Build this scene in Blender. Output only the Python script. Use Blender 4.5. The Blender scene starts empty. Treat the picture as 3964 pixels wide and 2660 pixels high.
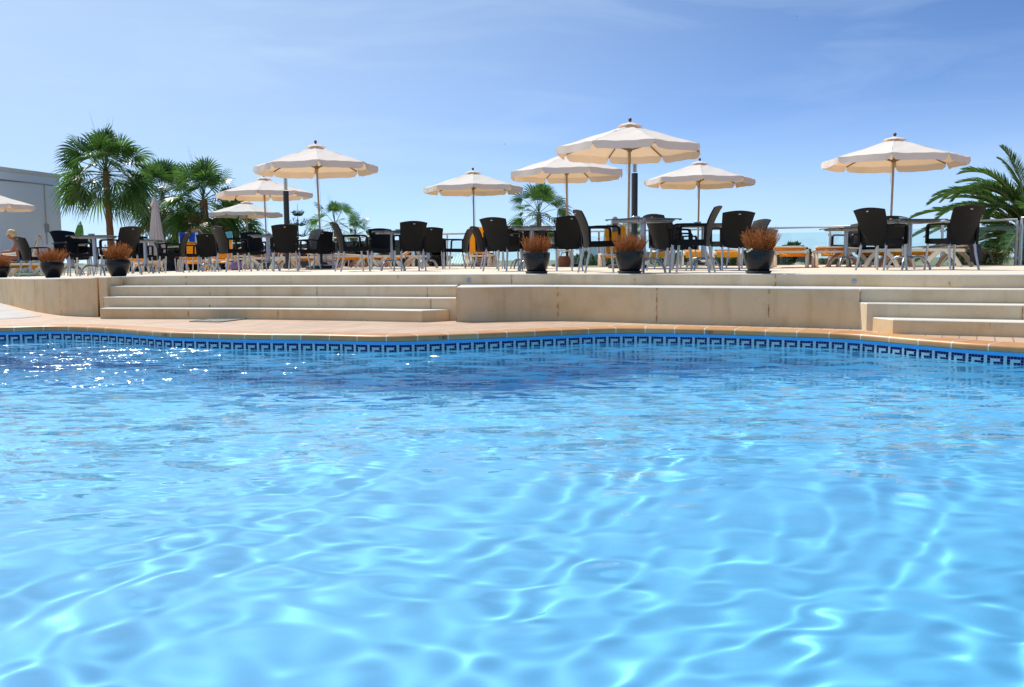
import bpy, bmesh, math, random
import numpy as np
from mathutils import Vector, Matrix, Euler, noise
R = math.radians
rnd = random.Random(7)
scene = bpy.context.scene
col = scene.collection
# ------------------------------------------------------------------ camera
F = 3400.0; W0 = 3964.0; H0 = 2660.0; HC = 0.199
PITCH = math.atan((1330 - 1004) / F); ROLL = -R(0.43)
cam_d = bpy.data.cameras.new('camera'); cam = bpy.data.objects.new('camera', cam_d); col.objects.link(cam)
cam_d.sensor_width = 36; cam_d.lens = 36 * F / W0; cam_d.clip_end = 6000; cam_d.clip_start = 0.05
cam.location = (0, 0, HC)
CM = (Matrix.Rotation(R(90) - PITCH, 3, 'X') @ Matrix.Rotation(ROLL, 3, 'Z'))
cam.rotation_euler = CM.to_euler()
scene.camera = cam
CMI = CM.inverted()
def ray(px, py): return CM @ Vector(((px - W0 / 2) / F, -(py - H0 / 2) / F, -1))
def P(px, py, z):
    "world point on the level z seen at a photo pixel"
    d = ray(px, py); t = (z - HC) / d.z
    return Vector((d.x * t, d.y * t, z))
def proj(p):
    c = CMI @ (Vector(p) - Vector((0, 0, HC)))
    return (W0 / 2 - F * c.x / c.z, H0 / 2 + F * c.y / c.z)
def XD(px, d, z=0.0):
    "world point at depth d, height z, in the photo column px"
    a = proj((0, d, z))[0]; b = proj((d * .5, d, z))[0]
    return Vector(((px - a) / (b - a) * d * .5, d, z))
def Zat(px, py, d):
    "height of a photo pixel at depth d"
    r = ray(px, py); return HC + r.z * d / r.y
def zt(x): return -min(.2, .02 * max(0.0, -x - 5.2))      # the terrace falls slightly to one side

# ------------------------------------------------------------------ helpers
def tag(o, label=None, cat=None, group=None, kind=None):
    if label: o['label'] = label
    if cat: o['category'] = cat
    if group: o['group'] = group
    if kind: o['kind'] = kind
    return o
def empty(name, loc=(0, 0, 0), rz=0, label=None, cat=None, group=None):
    o = bpy.data.objects.new(name, None); o.empty_display_size = .1
    o.location = loc; o.rotation_euler = (0, 0, rz); col.objects.link(o)
    return tag(o, label, cat, group)
def copy_tree(o, parent=None):
    c = o.copy(); col.objects.link(c); c.parent = parent
    for ch in list(KIDS.get(o.name, [])):
        n = copy_tree(ch, c); KIDS.setdefault(c.name, []).append(n)
    return c
KIDS = {}
class MB:
    def __init__(s): s.v = []; s.f = []; s.m = []
    def add(s, vs, fs, mi=0):
        n = len(s.v); s.v += [tuple(p) for p in vs]
        s.f += [tuple(i + n for i in f) for f in fs]; s.m += [mi] * len(fs); return s
    def box(s, c, size, rot=None, mi=0, bev=0):
        hx, hy, hz = [q / 2 for q in size]
        if bev:
            bm = bmesh.new(); bmesh.ops.create_cube(bm, size=1)
            for v in bm.verts: v.co = Vector((v.co.x * size[0], v.co.y * size[1], v.co.z * size[2]))
            bmesh.ops.bevel(bm, geom=bm.edges[:] , offset=bev, segments=2, affect='EDGES', profile=.5)
            bm.verts.index_update()
            vs = [v.co.copy() for v in bm.verts]; fs = [[v.index for v in f.verts] for f in bm.faces]; bm.free()
        else:
            vs = [Vector((x, y, z)) for x in (-hx, hx) for y in (-hy, hy) for z in (-hz, hz)]
            fs = [(0, 1, 3, 2), (4, 6, 7, 5), (0, 4, 5, 1), (2, 3, 7, 6), (0, 2, 6, 4), (1, 5, 7, 3)]
        if rot: 
            M = Euler(rot).to_matrix(); vs = [M @ v for v in vs]
        c = Vector(c)
        return s.add([v + c for v in vs], fs, mi)
    def tube(s, path, r, n=8, mi=0, cap=True, flat=None):
        "round (or flat=(w,h) rectangular) bar along a path; r may be a list"
        path = [Vector(p) for p in path]; k = len(path)
        rs = r if isinstance(r, (list, tuple)) else [r] * k
        t0 = (path[1] - path[0]).normalized()
        up = Vector((0, 0, 1)) if abs(t0.z) < .9 else Vector((0, 1, 0))
        a = t0.cross(up).normalized(); vs = []
        for i, p in enumerate(path):
            t = (path[min(i + 1, k - 1)] - path[max(i - 1, 0)])
            t = t.normalized() if t.length > 1e-9 else t0
            a = (a - t * a.dot(t)).normalized(); b = t.cross(a).normalized()
            if flat:
                w, h = flat
                for (u, q) in ((-1, -1), (1, -1), (1, 1), (-1, 1)): vs.append(p + a * (u * w / 2) + b * (q * h / 2))
            else:
                for j in range(n):
                    an = 2 * math.pi * j / n
                    vs.append(p + (a * math.cos(an) + b * math.sin(an)) * rs[i])
        m = 4 if flat else n
        fs = [(i * m + j, i * m + (j + 1) % m, (i + 1) * m + (j + 1) % m, (i + 1) * m + j) for i in range(k - 1) for j in range(m)]
        if cap: fs += [tuple(reversed(range(m))), tuple((k - 1) * m + j for j in range(m))]
        return s.add(vs, fs, mi)
    def lathe(s, prof, n=24, c=(0, 0, 0), mi=0, star=None):
        "prof: (r, z) from one end to the other"
        vs = []; c = Vector(c)
        for (r, z) in prof:
            for j in range(n):
                an = 2 * math.pi * j / n
                rr = r * (star(an, z) if star else 1)
                vs.append(c + Vector((rr * math.cos(an), rr * math.sin(an), z)))
        k = len(prof)
        fs = [(i * n + j, i * n + (j + 1) % n, (i + 1) * n + (j + 1) % n, (i + 1) * n + j) for i in range(k - 1) for j in range(n)]
        fs += [tuple(reversed(range(n))), tuple((k - 1) * n + j for j in range(n))]
        return s.add(vs, fs, mi)
    def grid(s, fn, nu, nv, mi=0, thick=None):
        vs = [Vector(fn(i / nu, j / nv)) for j in range(nv + 1) for i in range(nu + 1)]
        fs = [(j * (nu + 1) + i, j * (nu + 1) + i + 1, (j + 1) * (nu + 1) + i + 1, (j + 1) * (nu + 1) + i) for j in range(nv) for i in range(nu)]
        if thick:
            t = Vector(thick); m = len(vs); vs2 = [v + t for v in vs]
            fs2 = [tuple(q + m for q in reversed(f)) for f in fs]
            rim = [i for i in range(nu + 1)] + [j * (nu + 1) + nu for j in range(1, nv + 1)] + [nv * (nu + 1) + i for i in range(nu - 1, -1, -1)] + [j * (nu + 1) for j in range(nv - 1, 0, -1)]
            side = [(rim[(i + 1) % len(rim)], rim[i], rim[i] + m, rim[(i + 1) % len(rim)] + m) for i in range(len(rim))]
            vs += vs2; fs = fs + fs2 + side
        return s.add(vs, fs, mi)
    def ball(s, c, r, n=12, mi=0):
        r = r if isinstance(r, (tuple, list)) else (r, r, r)
        k = max(4, n // 2); c = Vector(c); vs = []
        for i in range(k + 1):
            th = math.pi * (i + .001) / (k + .002)
            for j in range(n):
                an = 2 * math.pi * j / n
                vs.append(c + Vector((r[0] * math.sin(th) * math.cos(an), r[1] * math.sin(th) * math.sin(an), r[2] * math.cos(th))))
        fs = [(i * n + j, i * n + (j + 1) % n, (i + 1) * n + (j + 1) % n, (i + 1) * n + j) for i in range(k) for j in range(n)]
        return s.add(vs, fs, mi)
    def prism(s, poly, z0, z1, mi=0):
        n = len(poly)
        vs = [(p[0], p[1], z0) for p in poly] + [(p[0], p[1], z1) for p in poly]
        fs = [(i, (i + 1) % n, n + (i + 1) % n, n + i) for i in range(n)] + [tuple(reversed(range(n))), tuple(range(n, 2 * n))]
        return s.add(vs, fs, mi)
    def mesh(s, name, mats, smooth=False, angle=None, fix=True):
        me = bpy.data.meshes.new(name); me.from_pydata(s.v, [], s.f)
        for m in (mats if isinstance(mats, (list, tuple)) else [mats]): me.materials.append(m)
        me.polygons.foreach_set('material_index', s.m)
        if fix:
            bm = bmesh.new(); bm.from_mesh(me); bmesh.ops.recalc_face_normals(bm, faces=bm.faces); bm.to_mesh(me); bm.free()
        if smooth:
            if angle: me.set_sharp_from_angle(angle=R(angle)); 
            me.polygons.foreach_set('use_smooth', [True] * len(me.polygons))
            if angle: me.set_sharp_from_angle(angle=R(angle))
        me.update(); return me
    def build(s, name, mats, parent=None, smooth=False, angle=None, label=None, loc=None, fix=True):
        return link(name, s.mesh(name, mats, smooth, angle, fix), parent, label, loc)
def link(name, me, parent=None, label=None, loc=None):
    o = bpy.data.objects.new(name, me); col.objects.link(o)
    if parent is not None: o.parent = parent; KIDS.setdefault(parent.name, []).append(o)
    if label: o['label'] = label
    if loc: o.location = loc
    return o
def catmull(pts, n=12):
    out = []
    pts = [Vector(p) for p in pts]; q = [2 * pts[0] - pts[1]] + pts + [2 * pts[-1] - pts[-2]]
    for i in range(1, len(q) - 2):
        a, b, c, d = q[i - 1:i + 3]
        for k in range(n):
            t = k / n
            out.append(.5 * ((2 * b) + (c - a) * t + (2 * a - 5 * b + 4 * c - d) * t * t + (3 * b - a - 3 * c + d) * t ** 3))
    return out + [pts[-1]]

# ------------------------------------------------------------------ materials
def mat(name):
    m = bpy.data.materials.new(name); m.use_nodes = True
    nt = m.node_tree; b = nt.nodes['Principled BSDF']
    return m, nt, b
def N(nt, t, **kw):
    n = nt.nodes.new(t)
    for k, v in kw.items():
        if k in n.inputs.keys() if isinstance(k, str) else False: n.inputs[k].default_value = v
        else: setattr(n, k, v)
    return n
def L(nt, a, b): nt.links.new(a, b)
def simple(name, c, rough=.5, metal=0, var=.12, vs=6.0, bump=0, bs=60, spec=.5, trans=0, coords='Object', c2=None, weave=None):
    m, nt, b = mat(name)
    b.inputs['Roughness'].default_value = rough; b.inputs['Metallic'].default_value = metal
    b.inputs['Specular IOR Level'].default_value = spec
    tc = N(nt, 'ShaderNodeTexCoord'); no = N(nt, 'ShaderNodeTexNoise'); no.inputs['Scale'].default_value = vs; no.inputs['Detail'].default_value = 6
    L(nt, tc.outputs[coords], no.inputs['Vector'])
    mx = N(nt, 'ShaderNodeMix', data_type='RGBA'); 
    mx.inputs[6].default_value = (*[q * (1 - var) for q in c], 1)
    mx.inputs[7].default_value = (*(c2 or [min(1, q * (1 + var)) for q in c]), 1)
    L(nt, no.outputs['Fac'], mx.inputs[0]); L(nt, mx.outputs[2], b.inputs['Base Color'])
    if bump:
        n2 = N(nt, 'ShaderNodeTexNoise'); n2.inputs['Scale'].default_value = bs; n2.inputs['Detail'].default_value = 4
        L(nt, tc.outputs[coords], n2.inputs['Vector'])
        bp = N(nt, 'ShaderNodeBump'); bp.inputs['Strength'].default_value = bump; bp.inputs['Distance'].default_value = .01
        L(nt, n2.outputs['Fac'], bp.inputs['Height']); L(nt, bp.outputs['Normal'], b.inputs['Normal'])
    if weave:
        ck = N(nt, 'ShaderNodeTexChecker'); ck.inputs['Scale'].default_value = weave
        mp = N(nt, 'ShaderNodeMapping'); mp.inputs['Scale'].default_value = (1, .02, 1.6)
        L(nt, tc.outputs[coords], mp.inputs['Vector']); L(nt, mp.outputs['Vector'], ck.inputs['Vector'])
        bp = N(nt, 'ShaderNodeBump'); bp.inputs['Strength'].default_value = .8; bp.inputs['Distance'].default_value = .007
        L(nt, ck.outputs['Fac'], bp.inputs['Height']); L(nt, bp.outputs['Normal'], b.inputs['Normal'])
    if trans:
        tr = N(nt, 'ShaderNodeBsdfTranslucent'); ms = N(nt, 'ShaderNodeMixShader'); ms.inputs[0].default_value = trans
        L(nt, mx.outputs[2], tr.inputs['Color']); L(nt, b.outputs[0], ms.inputs[1]); L(nt, tr.outputs[0], ms.inputs[2])
        L(nt, ms.outputs[0], nt.nodes['Material Output'].inputs['Surface'])
    return m
def leafmat(name, c1, c2, rough=.4, trans=.3, spec=.5):
    m, nt, b = mat(name)
    g = N(nt, 'ShaderNodeNewGeometry'); mx = N(nt, 'ShaderNodeMix', data_type='RGBA')
    mx.inputs[6].default_value = (*c1, 1); mx.inputs[7].default_value = (*c2, 1)
    L(nt, g.outputs['Random Per Island'], mx.inputs[0]); L(nt, mx.outputs[2], b.inputs['Base Color'])
    b.inputs['Roughness'].default_value = rough; b.inputs['Specular IOR Level'].default_value = spec
    tr = N(nt, 'ShaderNodeBsdfTranslucent'); ms = N(nt, 'ShaderNodeMixShader'); ms.inputs[0].default_value = trans
    hs = N(nt, 'ShaderNodeHueSaturation'); hs.inputs['Value'].default_value = 1.5; L(nt, mx.outputs[2], hs.inputs['Color'])
    L(nt, hs.outputs[0], tr.inputs['Color']); L(nt, b.outputs[0], ms.inputs[1]); L(nt, tr.outputs[0], ms.inputs[2])
    L(nt, ms.outputs[0], nt.nodes['Material Output'].inputs['Surface'])
    return m

# ------------------------------------------------------------------ light
AZ, EL = R(-42), R(55)
SUN = Vector((math.sin(AZ) * math.cos(EL), math.cos(AZ) * math.cos(EL), math.sin(EL)))
sd = bpy.data.lights.new('sun', 'SUN'); sd.energy = 4.7; sd.angle = R(.53); sd.color = (1, .955, .88)
so = bpy.data.objects.new('sun', sd); col.objects.link(so); so.rotation_euler = SUN.to_track_quat('Z', 'Y').to_euler()
so.location = SUN * 60
sd.cycles.is_caustics_light = True
w = bpy.data.worlds.new('World'); scene.world = w; w.use_nodes = True
nt = w.node_tree; bg = nt.nodes['Background']
sky = N(nt, 'ShaderNodeTexSky', sky_type='NISHITA'); sky.sun_disc = False; sky.sun_elevation = EL; sky.sun_rotation = AZ
sky.air_density = .5; sky.dust_density = 0; sky.ozone_density = 6; sky.altitude = 0
tc = N(nt, 'ShaderNodeTexCoord')
mp = N(nt, 'ShaderNodeMapping'); mp.inputs['Rotation'].default_value = (0, R(-14), 0); mp.inputs['Scale'].default_value = (1.6, 1.6, 9)
L(nt, tc.outputs['Generated'], mp.inputs['Vector'])
n1 = N(nt, 'ShaderNodeTexNoise'); n1.inputs['Scale'].default_value = 2.2; n1.inputs['Detail'].default_value = 9; n1.inputs['Roughness'].default_value = .55; n1.inputs['Distortion'].default_value = .7
L(nt, mp.outputs['Vector'], n1.inputs['Vector'])
n2 = N(nt, 'ShaderNodeTexNoise'); n2.inputs['Scale'].default_value = 1.7; n2.inputs['Detail'].default_value = 2; L(nt, tc.outputs['Generated'], n2.inputs['Vector'])
r1 = N(nt, 'ShaderNodeMapRange'); r1.inputs[1].default_value = .47; r1.inputs[2].default_value = .74; L(nt, n1.outputs['Fac'], r1.inputs[0])
r2 = N(nt, 'ShaderNodeMapRange'); r2.inputs[1].default_value = .40; r2.inputs[2].default_value = .66; L(nt, n2.outputs['Fac'], r2.inputs[0])
mu = N(nt, 'ShaderNodeMath', operation='MULTIPLY'); L(nt, r1.outputs[0], mu.inputs[0]); L(nt, r2.outputs[0], mu.inputs[1])
mu2 = N(nt, 'ShaderNodeMath', operation='MULTIPLY'); L(nt, mu.outputs[0], mu2.inputs[0]); mu2.inputs[1].default_value = .34
# thin cirrus veil, densest towards the sun's side and in the low haze
gx = N(nt, 'ShaderNodeSeparateXYZ'); L(nt, tc.outputs['Generated'], gx.inputs[0])
vl = N(nt, 'ShaderNodeMapRange', interpolation_type='SMOOTHSTEP'); vl.inputs[1].default_value = .55; vl.inputs[2].default_value = -.65; vl.inputs[4].default_value = .74; L(nt, gx.outputs[0], vl.inputs[0])
vh = N(nt, 'ShaderNodeMapRange', interpolation_type='SMOOTHSTEP'); vh.inputs[1].default_value = .22; vh.inputs[2].default_value = -.03; vh.inputs[4].default_value = .68; L(nt, gx.outputs[2], vh.inputs[0])
hz = N(nt, 'ShaderNodeMath', operation='MAXIMUM'); L(nt, vl.outputs[0], hz.inputs[0]); L(nt, vh.outputs[0], hz.inputs[1])
ad = N(nt, 'ShaderNodeMath', operation='ADD', use_clamp=True); L(nt, mu2.outputs[0], ad.inputs[0]); L(nt, hz.outputs[0], ad.inputs[1])
cm = N(nt, 'ShaderNodeMix', data_type='RGBA'); L(nt, ad.outputs[0], cm.inputs[0]); tn = N(nt, 'ShaderNodeMix', data_type='RGBA', blend_type='MULTIPLY'); tn.inputs[0].default_value = 1; L(nt, sky.outputs[0], tn.inputs[6]); tn.inputs[7].default_value = (1, 1.06, 1.11, 1); L(nt, tn.outputs[2], cm.inputs[6]); cm.inputs[7].default_value = (4.3, 5.6, 7.1, 1)
L(nt, cm.outputs[2], bg.inputs['Color']); bg.inputs['Strength'].default_value = .128
scene.view_settings.view_transform = 'Standard'; scene.view_settings.look = 'None'; scene.view_settings.exposure = 0.2; scene.view_settings.gamma = 1
cy = scene.cycles
cy.caustics_reflective = False; cy.caustics_refractive = True; cy.max_bounces = 16; cy.diffuse_bounces = 10; cy.transmission_bounces = 8; cy.transparent_max_bounces = 16
cy.sample_clamp_indirect = 14

# ------------------------------------------------------------------ pool curve
DECK = -.58; WATER = -.742
cpx = [(0, 1268), (230, 1263.5), (450, 1272), (640, 1286), (850, 1292), (1000, 1295), (1250, 1297.5), (1500, 1302), (1700, 1297), (2000, 1286), (2250, 1275.5), (2450, 1271), (2750, 1275), (3000, 1282), (3300, 1293.5), (3600, 1318), (3964, 1342)]
base = [P(a, b, DECK).to_2d() for a, b in cpx]
base = [Vector((-14, 9.2)), Vector((-10.5, 10.2)), Vector((-8, 10.7))] + base + [Vector((6.0, 6.3)), Vector((8.5, 4.3))]
CUR = catmull([(p.x, p.y, 0) for p in base], 14)
cx = np.array([p.x for p in CUR]); cyy = np.array([p.y for p in CUR])
def YC(x): return float(np.interp(x, cx, cyy))
# resampled by arc length
def resample(pts, step):
    out = [pts[0].copy()]; acc = 0
    for a, b in zip(pts, pts[1:]):
        l = (b - a).length; t = step - acc
        while t <= l: out.append(a.lerp(b, t / l)); t += step
        acc = (acc + l) % step if True else 0
    return out
def nrm(pts, i):
    t = (pts[min(i + 1, len(pts) - 1)] - pts[max(i - 1, 0)]).normalized()
    return Vector((t.y, -t.x, 0))        # towards the water
def uvset(me, uv):
    l = me.uv_layers.new(name='UVMap')
    for lp in me.loops: l.data[lp.index].uv = uv[lp.vertex_index]

# coping of bullnose tiles: profile swept along the curve, cut into tiles by a light joint in the material
def sweep(name, pts, prof, mats, mi=None, kind='structure', smooth=True):
    vs, uv, s = [], [], 0
    for i, p in enumerate(pts):
        if i: s += (p - pts[i - 1]).length
        n = nrm(pts, i); q = 0
        for k, (o, z) in enumerate(prof):
            if k: q += math.hypot(o - prof[k - 1][0], z - prof[k - 1][1])
            vs.append(p + n * o + Vector((0, 0, z))); uv.append((s, q))
    m = len(prof)
    fs = [(i * m + k, (i + 1) * m + k, (i + 1) * m + k + 1, i * m + k + 1) for i in range(len(pts) - 1) for k in range(m - 1)]
    b = MB(); b.add(vs, fs)
    if mi: b.m = [mi(k) for i in range(len(pts) - 1) for k in range(m - 1)]
    me = b.mesh(name, mats, smooth=smooth, angle=50, fix=False); uvset(me, uv)
    return link(name, me)
m, nt, b = mat('coping_tile')
u = N(nt, 'ShaderNodeUVMap'); sp = N(nt, 'ShaderNodeSeparateXYZ'); L(nt, u.outputs[0], sp.inputs[0])
dv = N(nt, 'ShaderNodeMath', operation='DIVIDE'); L(nt, sp.outputs[0], dv.inputs[0]); dv.inputs[1].default_value = .325
fr = N(nt, 'ShaderNodeMath', operation='FRACT'); L(nt, dv.outputs[0], fr.inputs[0])
fl = N(nt, 'ShaderNodeMath', operation='FLOOR'); L(nt, dv.outputs[0], fl.inputs[0])
wn = N(nt, 'ShaderNodeTexWhiteNoise', noise_dimensions='1D'); L(nt, fl.outputs[0], wn.inputs['W'])
cr = N(nt, 'ShaderNodeValToRGB'); cr.color_ramp.elements[0].color = (.50, .215, .065, 1); cr.color_ramp.elements[1].color = (.54, .32, .14, 1); L(nt, wn.outputs[0], cr.inputs[0])
no = N(nt, 'ShaderNodeTexNoise'); no.inputs['Scale'].default_value = 9; no.inputs['Detail'].default_value = 7; tc = N(nt, 'ShaderNodeTexCoord'); L(nt, tc.outputs['Object'], no.inputs['Vector'])
mv = N(nt, 'ShaderNodeMix', data_type='RGBA', blend_type='MULTIPLY'); mv.inputs[0].default_value = .6; L(nt, cr.outputs[0], mv.inputs[6])
rp = N(nt, 'ShaderNodeMapRange'); rp.inputs[3].default_value = .6; rp.inputs[4].default_value = 1.25; L(nt, no.outputs['Fac'], rp.inputs[0]); L(nt, rp.outputs[0], mv.inputs[7])
lt = N(nt, 'ShaderNodeMath', operation='LESS_THAN'); L(nt, fr.outputs[0], lt.inputs[0]); lt.inputs[1].default_value = .032
gm = N(nt, 'ShaderNodeMix', data_type='RGBA'); L(nt, lt.outputs[0], gm.inputs[0]); L(nt, mv.outputs[2], gm.inputs[6]); gm.inputs[7].default_value = (.62, .58, .5, 1)
L(nt, gm.outputs[2], b.inputs['Base Color']); b.inputs['Roughness'].default_value = .42
M_COPE = m
prof = [(-.34, -.012), (-.34, .003), (-.03, .006)] + [(-.03 + .03 * math.sin(a), -.024 + .03 * math.cos(a)) for a in [R(q) for q in (15, 30, 45, 60, 75, 90)]] + [(0, -.05), (-.012, -.06), (-.06, -.06)]
cope_pts = [Vector((p.x, p.y, DECK)) for p in resample(CUR, .04)]
o = sweep('pool_coping', cope_pts, prof, [M_COPE]); tag(o, 'terracotta bullnose tiles edging the pool with pale joints', kind='structure'); COPE = o

# painted depth figures on the coping
M_INK = simple('black_paint', (.012, .012, .013), .5)
def textmesh(name, s, size, ext=.0):
    c = bpy.data.curves.new(name, 'FONT'); c.body = s; c.size = size; c.align_x = 'CENTER'; c.extrude = ext; c.offset = .0
    t = bpy.data.objects.new(name, c); col.objects.link(t)
    dg = bpy.context.evaluated_depsgraph_get(); me = bpy.data.meshes.new_from_object(t.evaluated_get(dg)); bpy.data.objects.remove(t)
    return me
for s, px, py in (('2.05', 638, 1296), ('1.80', 1711, 1304), ('160', 2737, 1279)):
    me = textmesh('depth_number', s, .05); me.materials.clear(); me.materials.append(M_INK)
    q = P(px, 1290, DECK); i = min(range(len(cope_pts)), key=lambda k: abs(cope_pts[k].x - P(px, proj((q.x, YC(q.x), DECK))[1], DECK).x))
    n = nrm(cope_pts, i); o = link('depth_number', me, COPE, 'black painted figure %s on the coping edge' % s)
    o.location = cope_pts[i] + n * .0025 + Vector((0, 0, -.046)); X = Vector((-n.y, n.x, 0)); o.rotation_euler = Matrix((X, Vector((0, 0, 1)), n)).transposed().to_euler()

# mosaic band: every glass tile is a small face on a pale grout strip
M_DARK = simple('navy_glass_tile', (.004, .009, .085), .3, var=.5, vs=40, spec=.15)
M_LIGHT = simple('pale_glass_tile', (.34, .51, .54), .2, var=.1, vs=30)
M_GROUT = simple('mosaic_grout', (.42, .50, .68), .7)
M_BAND = simple('blue_pool_paint', (.045, .36, .74), .45, var=.1)
M_POOL = simple('pool_lining', (.145, .60, .98), .5, var=.03, vs=1.5)
M_WLIN = simple('brightened_wall_lining', (.40, .86, .99), .5, var=.03, vs=1.5)  # same lining as the floor, colour lightened to lift the shaded underwater wall
T = .0265; zb = DECK - .092
b = MB(); cp2 = resample(CUR, T)
lo = [i for i, p in enumerate(cp2) if -9 < p.x < 6.5]
for ii, i in enumerate(lo[:-1]):
    a, c = cp2[i], cp2[i + 1]; n = nrm(cp2, i) * -.010
    t = (c - a)
    for j in range(3):
        k = ii % 6
        dark = (j == 0 and k < 5) or (j == 1 and k in (0, 4)) or (j == 2 and k in (0, 2, 3, 4))
        g = .045 if dark else .02
        z1 = zb - j * T - T * g; z0 = zb - (j + 1) * T + T * g
        jit = Vector((0, 0, rnd.uniform(-.0007, .0007)))
        A = a + t * g + n; C = c - t * g + n
        b.add([Vector((A.x, A.y, z0)) + jit, Vector((C.x, C.y, z0)) + jit, Vector((C.x, C.y, z1)) + jit, Vector((A.x, A.y, z1)) + jit], [(0, 1, 2, 3)], 0 if dark else 1)
o = b.build('mosaic_band', [M_DARK, M_LIGHT], fix=False); tag(o, 'band of navy and pale glass mosaic in a key pattern at the waterline', kind='structure')
o.cycles.is_caustics_receiver = True
bandp = [Vector((p.x, p.y, 0)) for p in resample(CUR, .08)]
def depth(x): return 1.72 - .075 * max(-9, min(6, x))
z2 = zb - 3 * T
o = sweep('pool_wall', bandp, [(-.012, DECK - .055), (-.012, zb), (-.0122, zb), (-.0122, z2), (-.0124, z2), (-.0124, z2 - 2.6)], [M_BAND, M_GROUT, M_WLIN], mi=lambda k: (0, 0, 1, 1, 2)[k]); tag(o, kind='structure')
o.cycles.is_caustics_receiver = True
# pool floor and hidden near sides
b = MB(); xs = np.linspace(-14, 8.5, 60)
b.add([(x, y, WATER - depth(x)) for x in xs for y in (.5, YC(x) + .4)], [(2 * i, 2 * i + 2, 2 * i + 3, 2 * i + 1) for i in range(59)])
b.add([(-14, .5, DECK), (8.5, .5, DECK), (8.5, .5, -4), (-14, .5, -4)], [(0, 1, 2, 3)])
b.add([(-14, .5, DECK), (-14, 9.3, DECK), (-14, 9.3, -4), (-14, .5, -4)], [(0, 1, 2, 3)])
b.add([(8.5, .5, DECK), (8.5, 4.4, DECK), (8.5, 4.4, -4), (8.5, .5, -4)], [(0, 1, 2, 3)])
o = b.build('pool_floor', M_POOL, fix=False); tag(o, kind='structure'); o.cycles.is_caustics_receiver = True

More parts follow.
